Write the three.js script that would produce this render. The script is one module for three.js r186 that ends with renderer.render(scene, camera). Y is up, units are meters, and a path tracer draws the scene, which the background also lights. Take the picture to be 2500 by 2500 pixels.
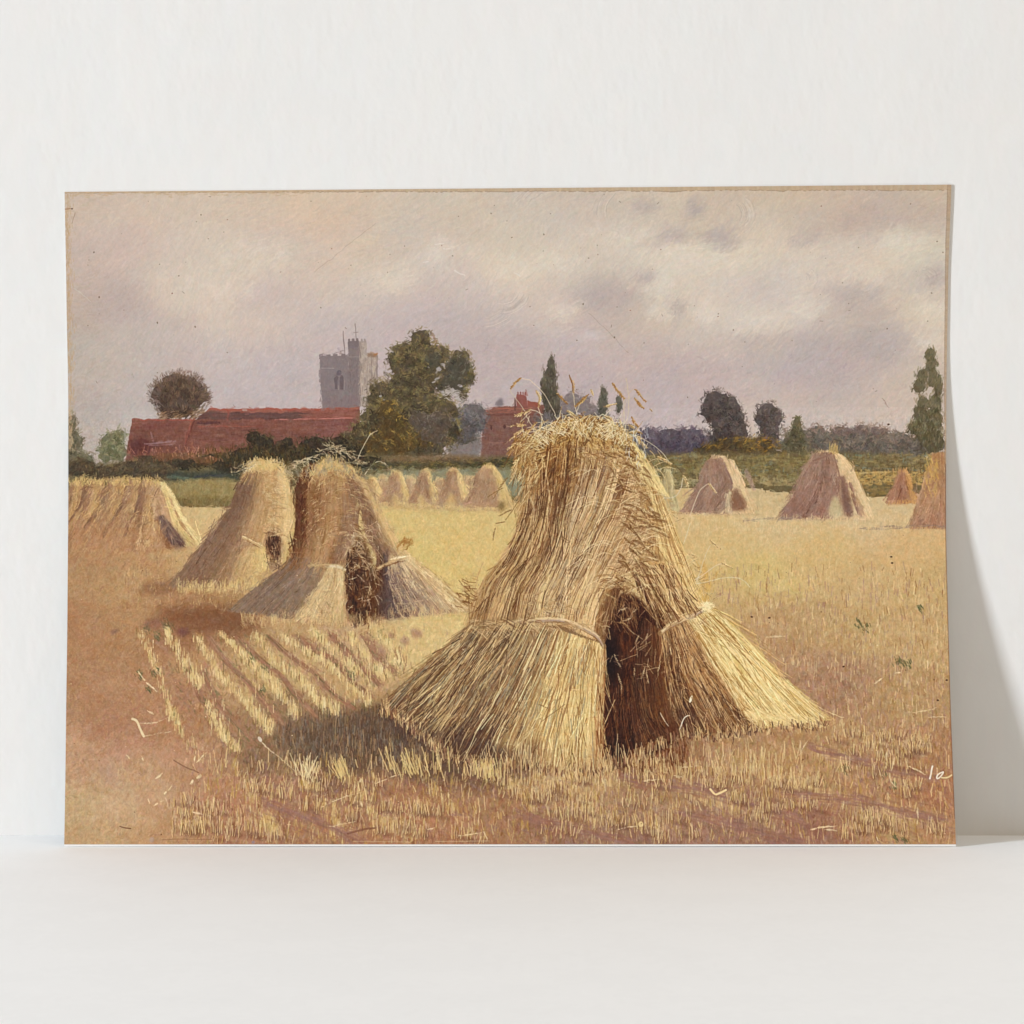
import * as THREE from 'three';
import { RectAreaLightUniformsLib } from 'three/addons/lights/RectAreaLightUniformsLib.js';

// ---------------------------------------------------------------- camera, lights, exposure
const scene = new THREE.Scene();
scene.background = new THREE.Color(0x000000);
const PX = 0.42 / 2142;                 // metres per photograph pixel, measured on the wall
const DIST = 1.5;
const camera = new THREE.PerspectiveCamera(2 * Math.atan(1250 * PX / DIST) * 180 / Math.PI, 1, 0.05, 30);
camera.position.set(0, 1500 * PX, DIST);
camera.lookAt(0, 1500 * PX, 0);
camera.setViewOffset(1024, 1024, 0, 291, 1024, 1024);   // shift lens: verticals stay upright
const renderer = new THREE.WebGLRenderer({ antialias: true });
renderer.toneMapping = THREE.LinearToneMapping;
renderer.toneMappingExposure = 0.97;
renderer.shadowMap.enabled = true;
RectAreaLightUniformsLib.init();

function unseenAreaLight(color, intensity, w, h, pos, at) {
  const l = new THREE.RectAreaLight(color, intensity, w, h);
  l.position.set(...pos); l.lookAt(...at); scene.add(l);
  return l;
}
// two area lights out of view, without lamp bodies
unseenAreaLight(new THREE.Color(0.93, 1.0, 1.09), 356, 0.86, 0.86, [-7.3, 2.04, 3.3], [0, 0.12, 0]);  // unseen small key at far left, casts the shadow of the print
unseenAreaLight(new THREE.Color(1.0, 0.868, 0.722), 1.5, 4.6, 3.0, [1.3, 2.7, 1.75], [0, 0, 0.1]);  // unseen wide warm light overhead, placed to brighten shaded wall and floor

// ---------------------------------------------------------------- helpers
let seed = 1234567;
function R() { seed |= 0; seed = seed + 0x6D2B79F5 | 0; let t = Math.imul(seed ^ seed >>> 15, 1 | seed); t = t + Math.imul(t ^ t >>> 7, 61 | t) ^ t; return ((t ^ t >>> 14) >>> 0) / 4294967296; }
const rr = (a, b) => a + (b - a) * R();
const gs = () => (R() + R() + R() - 1.5) * 1.15;           // roughly normal, sd about 0.57
const clamp = (x, a = 0, b = 1) => Math.min(b, Math.max(a, x));
const lerp = (a, b, t) => a + (b - a) * t;
const mix = (a, b, t) => [lerp(a[0], b[0], t), lerp(a[1], b[1], t), lerp(a[2], b[2], t)];
const smooth = (a, b, x) => { const t = clamp((x - a) / (b - a)); return t * t * (3 - 2 * t); };
function hash(i, j, k) { let h = Math.imul(i, 374761393) ^ Math.imul(j, 668265263) ^ Math.imul(k, 2147483647 - 1013); h = Math.imul(h ^ h >>> 13, 1274126177); return ((h ^ h >>> 16) >>> 0) / 4294967296; }
function vnoise(x, y, k = 0) {
  const i = Math.floor(x), j = Math.floor(y), u = x - i, v = y - j, a = u * u * (3 - 2 * u), b = v * v * (3 - 2 * v);
  return lerp(lerp(hash(i, j, k), hash(i + 1, j, k), a), lerp(hash(i, j + 1, k), hash(i + 1, j + 1, k), a), b) * 2 - 1;
}
const fbm = (x, y, k = 0) => vnoise(x, y, k) * 0.55 + vnoise(x * 2.1, y * 2.1, k + 1) * 0.3 + vnoise(x * 4.3, y * 4.3, k + 2) * 0.15;

// ---------------------------------------------------------------- setting: wall and floor
function noiseTexture(w, h, f, repeat, srgb) {
  const d = new Uint8Array(w * h * 4);
  for (let j = 0; j < h; j++) for (let i = 0; i < w; i++) { const o = (j * w + i) * 4, c = f(i, j); d[o] = c[0]; d[o + 1] = c[1]; d[o + 2] = c[2]; d[o + 3] = 255; }
  const t = new THREE.DataTexture(d, w, h); t.magFilter = THREE.LinearFilter; t.minFilter = THREE.LinearMipmapLinearFilter; t.generateMipmaps = true;
  t.wrapS = t.wrapT = THREE.RepeatWrapping; t.repeat.set(...repeat); if (srgb) t.colorSpace = THREE.SRGBColorSpace; t.needsUpdate = true;
  return t;
}
const wrapNoise = (i, j, n, px, py, k) => {                // tileable value noise on an n-pixel tile
  const x = i / n * px, y = j / n * py, a = Math.floor(x), b = Math.floor(y), u = x - a, v = y - b, s = u * u * (3 - 2 * u), t = v * v * (3 - 2 * v);
  const g = (p, q) => hash((p % px + px) % px, (q % py + py) % py, k);
  return lerp(lerp(g(a, b), g(a + 1, b), s), lerp(g(a, b + 1), g(a + 1, b + 1), s), t) * 2 - 1;
};
const plasterBump = noiseTexture(1024, 1024, (i, j) => {
  const n = wrapNoise(i, j, 1024, 150, 70, 5) * 0.45 + wrapNoise(i, j, 1024, 70, 26, 6) * 0.35 + wrapNoise(i, j, 1024, 300, 210, 7) * 0.2;
  const v = 128 + 100 * n; return [v, v, v];
}, [1 / 0.36, 1 / 0.36]);
const plasterTone = noiseTexture(512, 512, (i, j) => {
  const n = wrapNoise(i, j, 512, 90, 40, 15) * 0.5 + wrapNoise(i, j, 512, 12, 7, 16) * 0.5, m = wrapNoise(i, j, 512, 60, 30, 17);
  return [231 + 2.0 * n + 0.8 * m, 229 + 2.0 * n, 225 + 2.0 * n - 0.4 * m];
}, [1 / 0.47, 1 / 0.47], true);
const tableTone = noiseTexture(512, 512, (i, j) => {
  const n = wrapNoise(i, j, 512, 24, 30, 25) * 0.6 + wrapNoise(i, j, 512, 160, 160, 26) * 0.4;
  return [241 + 1.6 * n, 243 + 1.6 * n, 244 + 1.6 * n];
}, [1 / 0.53, 1 / 0.53], true);
const wallMat = new THREE.MeshStandardMaterial({ map: plasterTone, bumpMap: plasterBump, bumpScale: 0.00013, roughness: 0.92 });
const floorMat = new THREE.MeshStandardMaterial({ map: tableTone, roughness: 0.75 });
function slab(name, size, pos, mat, label) {
  const g = new THREE.BoxGeometry(...size), p = g.attributes.position, n = g.attributes.normal, uv = g.attributes.uv;
  for (let i = 0; i < p.count; i++) {                       // uv in metres
    const x = p.getX(i), y = p.getY(i), z = p.getZ(i);
    if (Math.abs(n.getX(i)) > 0.5) uv.setXY(i, z, y); else if (Math.abs(n.getY(i)) > 0.5) uv.setXY(i, x, z); else uv.setXY(i, x, y);
  }
  const m = new THREE.Mesh(g, mat); m.name = name; m.position.set(...pos); m.castShadow = m.receiveShadow = true;
  m.userData = { kind: 'structure', label }; scene.add(m); return m;
}
slab('wall', [5, 2.6, 0.1], [0.6, 1.3, -0.05], wallMat, 'smooth off-white plaster wall behind the leaning print');
slab('floor', [5, 0.05, 3.2], [0.6, -0.025, 1.5], floorMat, 'plain matt white surface that the print stands on');

// ---------------------------------------------------------------- the printed picture (flat print on the paper)
// drawn in photograph pixels: x 164..2316, y 461..2061
const X0 = 164, X1 = 2316, Y0 = 461, Y1 = 2061, CW = 2048, CH = Math.round(2048 * (Y1 - Y0) / (X1 - X0)), S = CW / (X1 - X0);
const canvas = document.createElement('canvas'); canvas.width = CW; canvas.height = CH;
const ctx = canvas.getContext('2d');
const toPaper = () => ctx.setTransform(S, 0, 0, S, -X0 * S, -Y0 * S);
toPaper(); ctx.lineCap = 'round'; ctx.lineJoin = 'round';
const css = (c, a = 1) => `rgba(${clamp(c[0], 0, 255).toFixed(0)},${clamp(c[1], 0, 255).toFixed(0)},${clamp(c[2], 0, 255).toFixed(0)},${a.toFixed(3)})`;
const jit = (c, j, h = j * 0.35) => { const d = gs() * j; return [c[0] + d + gs() * h, c[1] + d + gs() * h, c[2] + d * 0.9 + gs() * h]; };

function path(p, closed) {
  ctx.beginPath();
  if (closed) {
    const n = p.length; ctx.moveTo((p[n - 1][0] + p[0][0]) / 2, (p[n - 1][1] + p[0][1]) / 2);
    for (let i = 0; i < n; i++) { const q = p[(i + 1) % n]; ctx.quadraticCurveTo(p[i][0], p[i][1], (p[i][0] + q[0]) / 2, (p[i][1] + q[1]) / 2); }
    ctx.closePath();
  } else {
    ctx.moveTo(p[0][0], p[0][1]);
    for (let i = 1; i < p.length - 1; i++) ctx.quadraticCurveTo(p[i][0], p[i][1], (p[i][0] + p[i + 1][0]) / 2, (p[i][1] + p[i + 1][1]) / 2);
    ctx.lineTo(p[p.length - 1][0], p[p.length - 1][1]);
  }
}
function line(p, w, c, a = 1) { path(p, false); ctx.lineWidth = w; ctx.strokeStyle = css(c, a); ctx.stroke(); }
function seg(x, y, x2, y2, w, c, a = 1) { ctx.beginPath(); ctx.moveTo(x, y); ctx.lineTo(x2, y2); ctx.lineWidth = w; ctx.strokeStyle = css(c, a); ctx.stroke(); }
function dash(x, y, x2, y2, w, c, a = 0.9) {               // a dragged touch of thick paint
  const L = Math.hypot(x2 - x, y2 - y), n = Math.max(2, Math.round(L / 4)), nx = -(y2 - y) / L, ny = (x2 - x) / L, bow = gs() * L * 0.06;
  for (let i = 0; i < n; i++) { if (n > 5 && R() < 0.24) continue; const t = i / n, o = gs() * 0.8 + bow * 4 * t * (1 - t), f = rr(0.35, 1.1) * (0.5 + 0.8 * Math.sin(3.1 * clamp(t + 0.1))); seg(lerp(x, x2, t) + nx * o, lerp(y, y2, t) + ny * o, lerp(x, x2, t + 1.1 / n) + nx * (o + gs() * 0.5), lerp(y, y2, t + 1.1 / n) + ny * (o + gs() * 0.5), w * f, jit(c, 12), a * rr(0.6, 1)); }
}
function fill(p, c, a = 1, blur = 0, sharp = false) {
  if (blur) ctx.filter = `blur(${blur}px)`;
  if (sharp) { ctx.beginPath(); p.forEach((q, i) => i ? ctx.lineTo(...q) : ctx.moveTo(...q)); ctx.closePath(); } else path(p, true);
  ctx.fillStyle = css(c, a); ctx.fill(); if (blur) ctx.filter = 'none';
}
function ell(x, y, rx, ry, c, a = 1, rot = 0) { ctx.beginPath(); ctx.ellipse(x, y, rx, ry, rot, 0, 7); ctx.fillStyle = css(c, a); ctx.fill(); }
function spot(x, y, rx, ry, c, a = 1, rot = 0) {           // soft-edged patch of paint
  ctx.save(); ctx.translate(x, y); ctx.rotate(rot); ctx.scale(rx, ry);
  const g = ctx.createRadialGradient(0, 0, 0, 0, 0, 1); g.addColorStop(0, css(c, a)); g.addColorStop(0.5, css(c, a * 0.6)); g.addColorStop(1, css(c, 0));
  ctx.fillStyle = g; ctx.fillRect(-1, -1, 2, 2); ctx.restore();
}
function inside(p, x, y) { let k = false; for (let i = 0, j = p.length - 1; i < p.length; j = i++) if ((p[i][1] > y) !== (p[j][1] > y) && x < (p[j][0] - p[i][0]) * (y - p[i][1]) / (p[j][1] - p[i][1]) + p[i][0]) k = !k; return k; }
function box(p) { let a = 1e9, b = 1e9, c = -1e9, d = -1e9; for (const [x, y] of p) { a = Math.min(a, x); b = Math.min(b, y); c = Math.max(c, x); d = Math.max(d, y); } return [a, b, c, d]; }
function along(p, t) {                                     // Catmull-Rom through the points
  const n = p.length - 1, f = clamp(t) * n, i = Math.min(n - 1, Math.floor(f)), u = f - i;
  const a = p[Math.max(0, i - 1)], b = p[i], c = p[i + 1], d = p[Math.min(n, i + 2)];
  const g = (k) => 0.5 * (2 * b[k] + (c[k] - a[k]) * u + (2 * a[k] - 5 * b[k] + 4 * c[k] - d[k]) * u * u + (3 * b[k] - a[k] - 3 * c[k] + d[k]) * u * u * u);
  return [g(0), g(1)];
}
// colour field: anchors [x, y, r, g, b], blended by distance
function field(anchors, sigma) {
  return (x, y) => {
    let w = 1e-9, r = 0, g = 0, b = 0;
    for (const a of anchors) { const dx = (x - a[0]) / sigma[0], dy = (y - a[1]) / sigma[1], e = Math.exp(-(dx * dx + dy * dy)) + 1e-7 / (1 + dx * dx + dy * dy); w += e; r += e * a[2]; g += e * a[3]; b += e * a[4]; }
    return [r / w, g / w, b / w];
  };
}
function block(fn, x0, y0, x1, y1, step) { for (let y = y0; y < y1; y += step) for (let x = x0; x < x1; x += step) { ctx.fillStyle = css(fn(x + step / 2, y + step / 2)); ctx.fillRect(x, y, step + 0.6, step + 0.6); } }

// ---- sky
const skyA = [
  [180, 500, 200, 182, 166], [180, 640, 198, 178, 166], [180, 760, 190, 174, 162], [190, 880, 188, 175, 164], [190, 1020, 184, 172, 164],
  [300, 500, 205, 186, 170], [300, 600, 202, 182, 171], [300, 740, 190, 174, 168], [310, 860, 194, 180, 170], [300, 980, 190, 178, 172],
  [420, 500, 206, 189, 172], [430, 590, 206, 188, 174], [430, 700, 209, 192, 176], [420, 820, 198, 183, 175], [420, 900, 192, 178, 173],
  [540, 500, 207, 189, 171], [550, 600, 210, 194, 177], [540, 700, 211, 195, 179], [560, 790, 207, 191, 178], [560, 880, 197, 183, 179], [600, 970, 193, 179, 177],
  [660, 490, 208, 189, 169], [650, 570, 206, 187, 174], [650, 640, 210, 195, 178], [660, 730, 198, 183, 178], [670, 800, 206, 190, 178], [680, 890, 194, 180, 178], [720, 970, 194, 180, 178],
  [800, 500, 211, 189, 166], [820, 560, 208, 187, 170], [780, 640, 206, 190, 176], [880, 600, 209, 189, 170], [800, 720, 204, 189, 178], [820, 800, 197, 183, 180], [760, 860, 195, 180, 178],
  [960, 500, 207, 190, 172], [980, 580, 203, 188, 174], [960, 690, 212, 196, 179], [1000, 760, 198, 184, 180], [1000, 800, 193, 178, 177],
  [1120, 500, 206, 192, 174], [1120, 560, 202, 188, 174], [1090, 640, 208, 193, 180], [1120, 720, 199, 185, 179], [1120, 800, 193, 178, 175], [1180, 870, 192, 176, 174], [1200, 960, 192, 176, 174],
  [1280, 500, 203, 190, 176], [1260, 580, 206, 192, 175], [1250, 660, 214, 200, 182], [1210, 740, 207, 193, 181], [1240, 790, 197, 181, 176], [1280, 870, 193, 177, 174], [1290, 960, 192, 176, 175],
  [1420, 500, 202, 187, 173], [1400, 560, 205, 193, 182], [1360, 650, 214, 200, 183], [1440, 640, 207, 193, 177], [1430, 740, 192, 177, 170], [1370, 760, 209, 194, 182], [1420, 830, 197, 182, 180], [1420, 920, 191, 175, 174],
  [1540, 480, 206, 191, 173], [1560, 530, 198, 184, 174], [1520, 600, 211, 198, 183], [1570, 690, 206, 192, 178], [1500, 740, 190, 175, 169], [1530, 820, 198, 182, 170], [1540, 880, 197, 180, 176], [1560, 970, 192, 176, 175],
  [1600, 520, 209, 195, 176], [1660, 480, 206, 190, 170], [1600, 700, 214, 201, 184], [1640, 640, 215, 201, 183], [1610, 790, 202, 187, 172], [1640, 880, 195, 178, 173], [1640, 960, 193, 177, 175],
  [1760, 500, 201, 184, 168], [1770, 560, 204, 189, 172], [1780, 640, 216, 203, 184], [1760, 720, 208, 195, 183], [1720, 780, 212, 199, 185], [1740, 840, 204, 189, 178], [1750, 920, 196, 178, 175],
  [1880, 500, 204, 187, 166], [1860, 560, 207, 191, 174], [1880, 620, 213, 199, 181], [1870, 720, 204, 190, 183], [1850, 790, 213, 201, 187], [1880, 860, 197, 184, 174], [1860, 930, 194, 178, 176], [1870, 990, 200, 184, 175],
  [2000, 490, 203, 186, 168], [1990, 560, 199, 182, 168], [2010, 640, 212, 199, 184], [1960, 700, 211, 198, 186], [1970, 770, 211, 198, 186], [1980, 850, 188, 176, 173], [1980, 910, 189, 175, 176], [2000, 990, 197, 181, 173],
  [2120, 500, 199, 181, 167], [2100, 550, 194, 176, 165], [2100, 640, 212, 198, 184], [2100, 690, 215, 201, 183], [2080, 730, 190, 175, 169], [2060, 790, 199, 184, 172], [2130, 860, 185, 174, 172], [2100, 920, 195, 179, 174], [2120, 1000, 200, 184, 173],
  [2240, 490, 205, 187, 165], [2220, 540, 192, 175, 166], [2230, 600, 214, 203, 183], [2240, 650, 212, 201, 183], [2280, 700, 196, 182, 173], [2260, 770, 214, 199, 179], [2200, 860, 190, 177, 173], [2270, 850, 211, 194, 175], [2230, 930, 205, 188, 172], [2280, 960, 200, 182, 170],
];
const skyBase = field(skyA, [74, 50]);
const skyCol = (x, y) => {
  const wx = x + 26 * fbm(x / 90, y / 60, 40) + 8 * vnoise(x / 16, y / 14, 44), wy = y + 22 * fbm(x / 80, y / 50, 50) + 7 * vnoise(x / 14, y / 12, 54);
  const c = skyBase(wx, wy), n = 3.2 * fbm(x / 60, y / 34, 60), m = 2.2 * vnoise(x / 90, y / 60, 64);
  const d = ((c[0] - 202) + (c[1] - 187)) * 0.14; return [c[0] + 2 + d + n + m, c[1] + 0.3 + d + n, c[2] - 2 + d + n - m * 0.6];
};
block(skyCol, X0, Y0, X1, 1160, 4);
for (const [x, y, rx, ry, c, a, rot] of [
  [1690, 520, 26, 36, [150, 140, 146], 0.75, 0.2], [1640, 582, 48, 24, [172, 156, 154], 0.7, 0], [1745, 585, 50, 26, [166, 153, 156], 0.75, 0.3], [1768, 612, 34, 14, [156, 144, 150], 0.7, 0],
  [1560, 512, 34, 26, [184, 169, 163], 0.7, 0.5], [1600, 600, 60, 12, [190, 170, 162], 0.5, 0], [1500, 735, 90, 44, [184, 168, 165], 0.55, 0.1], [1650, 765, 16, 50, [180, 165, 160], 0.8, -0.2], [1560, 690, 30, 16, [188, 174, 166], 0.6, 0.4],
  [2080, 724, 90, 20, [180, 166, 163], 0.7, 0.05], [2040, 762, 60, 20, [188, 172, 163], 0.5, 0], [1950, 600, 60, 16, [196, 180, 168], 0.7, 0.2], [2020, 640, 30, 12, [192, 178, 172], 0.5, 0.5], [2150, 600, 18, 12, [192, 178, 172], 0.6, 0],
  [2020, 900, 110, 22, [186, 173, 172], 0.4, 0], [2150, 840, 120, 30, [188, 175, 170], 0.4, 0], [1720, 785, 22, 34, [220, 208, 196], 0.6, 0], [1622, 730, 26, 40, [219, 206, 190], 0.6, 0], [1600, 765, 26, 14, [214, 202, 194], 0.6, 0],
  [1430, 826, 36, 14, [212, 200, 194], 0.7, 0], [1830, 800, 60, 24, [216, 205, 194], 0.5, -0.5], [1965, 770, 26, 50, [216, 205, 192], 0.5, 0.3], [2190, 590, 60, 30, [217, 208, 188], 0.6, 0], [1740, 700, 70, 20, [214, 202, 188], 0.5, 0],
  [860, 580, 90, 34, [210, 188, 170], 0.3, -0.4], [1070, 640, 40, 34, [216, 202, 190], 0.5, 0], [880, 585, 40, 18, [218, 200, 172], 0.5, 0], [960, 700, 40, 24, [218, 201, 178], 0.5, 0], 
]) { for (let k = 0; k < 5; k++) spot(x + gs() * rx * 0.6, y + gs() * ry * 0.6, rx * rr(0.6, 1.1), ry * rr(0.6, 1.2), c, a * (c[0] > 200 ? 0.4 : 0.26), rot + gs() * 0.4); }
for (const [c, list] of [[[224, 211, 194], [[1640, 645, 60], [1605, 715, 40], [1700, 630, 60], [1785, 640, 60], [1615, 785, 40], [1722, 780, 36], [1360, 650, 60], [1250, 660, 60], [1962, 765, 40], [2195, 600, 60], [2100, 690, 60], [1850, 800, 60], [1370, 770, 40], [960, 695, 50], [540, 690, 90], [640, 610, 70], [1520, 600, 60], [2265, 770, 40], [2260, 850, 40], [1080, 620, 50]]], [[182, 167, 161], [[1500, 735, 60], [1648, 768, 24], [1440, 745, 40], [2080, 725, 60], [1690, 522, 24], [1750, 592, 36], [1640, 585, 36], [1560, 512, 30], [2150, 850, 80], [2000, 885, 80], [1570, 690, 24], [2100, 550, 70], [2220, 540, 60], [1960, 600, 40], [1130, 790, 90], [2280, 700, 24], [1850, 850, 50]]]])
  for (const [x, y, r] of list) for (let k = 0; k < 46; k++) { const a = rr(0, 6.3), q = Math.sqrt(R()) * r, px = x + q * Math.cos(a), py = y + q * 0.55 * Math.sin(a), th = -0.5 + gs() * 0.9, L = rr(6, 20), b = gs() * 0.9; line([[px, py], [px + Math.cos(th) * L, py + Math.sin(th) * L], [px + Math.cos(th + b) * L * 1.9, py + Math.sin(th + b) * L * 1.9]], rr(3, 9), jit(c, 6, 3), c[0] > 200 ? rr(0.12, 0.3) : rr(0.07, 0.18)); }
// brushwork over the sky
{
  const img = ctx.getImageData(0, 0, CW, CH).data;
  const at = (x, y) => { const i = clamp(Math.round((x - X0) * S), 0, CW - 1), j = clamp(Math.round((y - Y0) * S), 0, CH - 1), o = (j * CW + i) * 4; return [img[o], img[o + 1], img[o + 2]]; };
  for (let k = 0; k < 34000; k++) {
    const x = rr(X0 - 10, X1 + 10), y = rr(Y0 - 8, 1110), c = jit(at(x + gs() * 9, y + gs() * 7), 6.5, 3.2);
    const th = -0.62 + 1.1 * fbm(x / 210, y / 150, 70) + gs() * 0.22, L = rr(5, 17), bend = gs() * 5;
    const dx = Math.cos(th) * L, dy = Math.sin(th) * L;
    line([[x - dx, y - dy], [x - dy * bend / L, y + dx * bend / L], [x + dx, y + dy]], rr(1.2, 4.6), c, rr(0.25, 0.6));
  }
  for (let k = 0; k < 7000; k++) { const x = rr(X0, X1), y = rr(Y0, 1090), c = jit(at(x + gs() * 14, y + gs() * 10), 10, 4), th = -0.62 + 1.2 * fbm(x / 190, y / 140, 70) + gs() * 0.3, L = rr(7, 22), b = gs() * 0.6; line([[x, y], [x + Math.cos(th) * L, y + Math.sin(th) * L], [x + Math.cos(th + b) * L * 1.8, y + Math.sin(th + b) * L * 1.8]], rr(3, 7), c, rr(0.14, 0.32)); }
  // bristle ridges: arcs of fine light and dark lines
  for (const [cx, cy, r0, r1, a0, a1, n] of [[1770, 530, 34, 74, -0.9, 0.9, 12], [1230, 720, 30, 66, 0.1, 2.0, 14], [1180, 740, 50, 90, 0.4, 1.6, 8], [1950, 690, 16, 48, -0.9, 0.7, 10], [2260, 690, 8, 36, -1.9, 0.2, 8], [1390, 560, 120, 160, 3.6, 4.6, 10], [1560, 520, 80, 116, 2.9, 3.9, 9], [1660, 490, 60, 90, 3.4, 4.4, 8]])
    for (let k = 0; k < n * 2; k++) {
      const r = rr(r0, r1), s0 = lerp(a0, a1, rr(0, 0.4)), s1 = lerp(a0, a1, rr(0.5, 1)), l = R() < 0.5;
      const p = []; for (let i = 0; i <= 6; i++) { const q = lerp(s0, s1, i / 6); p.push([cx + r * Math.cos(q), cy + r * 0.8 * Math.sin(q)]); }
      line(p, rr(0.8, 1.6), l ? [228, 216, 202] : [176, 160, 150], rr(0.25, 0.55));
    }
  for (let k = 0; k < 130; k++) { const x = rr(X0, X1), y = rr(Y0, 1000), d = rr(0.6, 1.9); ell(x, y, d, d * rr(0.7, 1.3), R() < 0.85 ? [96, 78, 56] : [120, 60, 50], rr(0.4, 0.85)); }
  for (let k = 0; k < 16; k++) { const x = rr(X0, X1), y = rr(Y0, 1000), a = rr(0, 6); seg(x, y, x + 6 * Math.cos(a), y + 6 * Math.sin(a), 1.2, [110, 92, 74], 0.7); }
  seg(770, 665, 920, 545, 1.2, [168, 144, 126], 0.6); seg(1440, 770, 1535, 870, 1.2, [150, 134, 118], 0.5); seg(2160, 985, 2178, 1008, 2, [140, 104, 90], 0.6);
  for (const [x, y, L] of [[1036, 644, 12], [1256, 672, 16], [1110, 665, 24], [1065, 600, 20], [1085, 612, 14]]) seg(x, y, x + L, y + L * (R() - 0.4), 2.4, [226, 216, 206], 0.8);
}

// ---- foliage
function foliage(lobes, dark, mid, light, o = {}) {
  const { dens = 1, size = 1, dir = null, edge = 1.13, light2 = null, sun = [0.35, -0.8] } = o;
  for (const [x, y, rx, ry] of lobes) { const p = []; for (let i = 0; i < 22; i++) { const a = i / 22 * 6.283, q = rr(0.66, 0.96); p.push([x + rx * q * Math.cos(a), y + ry * q * Math.sin(a)]); } fill(p, mix(dark, mid, 0.25), 0.85); }
  const area = lobes.map((l) => l[2] * l[3]), tot = area.reduce((a, b) => a + b, 0);
  const n = Math.round(tot / 9 * dens / (size * size));
  for (let k = 0; k < n; k++) {
    let q = R() * tot, i = 0; while (i < lobes.length - 1 && q > area[i]) { q -= area[i]; i++; }
    const [lx, ly, rx, ry] = lobes[i], a = R() * 6.283, r = Math.sqrt(R()) * edge, ux = r * Math.cos(a), uy = r * Math.sin(a);
    const x = lx + rx * ux, y = ly + ry * uy, lit = ux * sun[0] + uy * sun[1] + 0.9 * fbm(x / 15, y / 12, 80) + gs() * 0.5;
    let c = lit < 0 ? mix(mid, dark, clamp(-lit * 1.2)) : mix(mid, light, clamp(lit));
    if (light2 && lit > 0.3 && R() < 0.35) c = light2;
    const th = dir ? dir(ux, uy) + gs() * 0.4 : rr(0, 3.14), L = rr(1.5, 5) * size;
    seg(x - Math.cos(th) * L, y - Math.sin(th) * L, x + Math.cos(th) * L, y + Math.sin(th) * L, rr(1.4, 3.4) * size, jit(c, 12, 5), r > 0.98 ? rr(0.25, 0.6) : rr(0.5, 0.9));
  }
}
// distant wood right of the big stook and the long line of trees on the right
fill([[1545, 1090], [1730, 1090], [1730, 1150], [1545, 1150]], [92, 80, 86], 1, 3, true);
foliage([[1590, 1085, 40, 32], [1640, 1088, 42, 34], [1690, 1084, 44, 30], [1560, 1100, 40, 34], [1720, 1100, 40, 30]], [72, 62, 72], [98, 86, 94], [122, 108, 112], { size: 1.2 });
foliage([[1960, 1090, 60, 34], [2000, 1076, 40, 26], [2060, 1080, 44, 30], [2110, 1082, 40, 34], [2150, 1086, 40, 36], [2200, 1096, 40, 32], [2030, 1110, 70, 34], [2120, 1118, 80, 30], [2220, 1110, 60, 34], [2270, 1100, 50, 40]], [88, 80, 70], [114, 102, 88], [146, 122, 104], { size: 1.15 });
foliage([[2060, 1066, 30, 14], [2110, 1064, 26, 14], [2150, 1066, 24, 14]], [110, 92, 84], [134, 110, 98], [158, 130, 114]);
foliage([[1950, 1055, 14, 28], [1948, 1080, 26, 32], [1940, 1110, 40, 34], [1960, 1130, 44, 24]], [78, 72, 50], [104, 96, 68], [130, 118, 82]);
// pine-like tree pair on the right
foliage([[1752, 996, 40, 36], [1735, 1020, 26, 26], [1780, 1010, 34, 34], [1806, 1034, 20, 24], [1766, 1050, 34, 40], [1770, 1085, 40, 40], [1800, 1070, 34, 40]], [58, 50, 48], [84, 72, 66], [112, 98, 88], { size: 0.95 });
foliage([[1878, 1020, 30, 26], [1866, 1040, 24, 24], [1896, 1036, 22, 24], [1880, 1062, 30, 30], [1884, 1090, 26, 34]], [68, 58, 54], [94, 82, 76], [122, 108, 98], { size: 0.95 });
foliage([[1790, 1108, 60, 26], [1850, 1105, 56, 28], [1740, 1118, 44, 20], [1880, 1125, 40, 18]], [66, 54, 36], [96, 78, 44], [140, 106, 44], { light2: [176, 128, 40], dir: (u) => -0.5 + u * 0.6 });
// poplar at the right edge
foliage([[2275, 878, 16, 22], [2280, 902, 18, 22], [2256, 930, 18, 22], [2250, 955, 20, 22], [2282, 935, 16, 30], [2298, 960, 12, 36], [2262, 1000, 18, 24], [2290, 1000, 18, 30], [2254, 1024, 20, 26], [2285, 1040, 26, 36], [2260, 1066, 34, 36], [2240, 1060, 22, 24], [2285, 1095, 32, 36]], [82, 73, 50], [110, 99, 69], [140, 126, 92], { dir: () => 1.75, size: 0.95, edge: 1.08 });
// left edge trees
foliage([[172, 1040, 14, 30], [176, 1085, 26, 34], [206, 1130, 24, 22], [180, 1130, 40, 26]], [84, 78, 56], [112, 102, 76], [140, 128, 98]);
foliage([[268, 1085, 30, 28], [292, 1070, 20, 22], [262, 1110, 30, 26], [290, 1105, 22, 30]], [92, 90, 62], [124, 120, 86], [152, 146, 108]);
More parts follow.
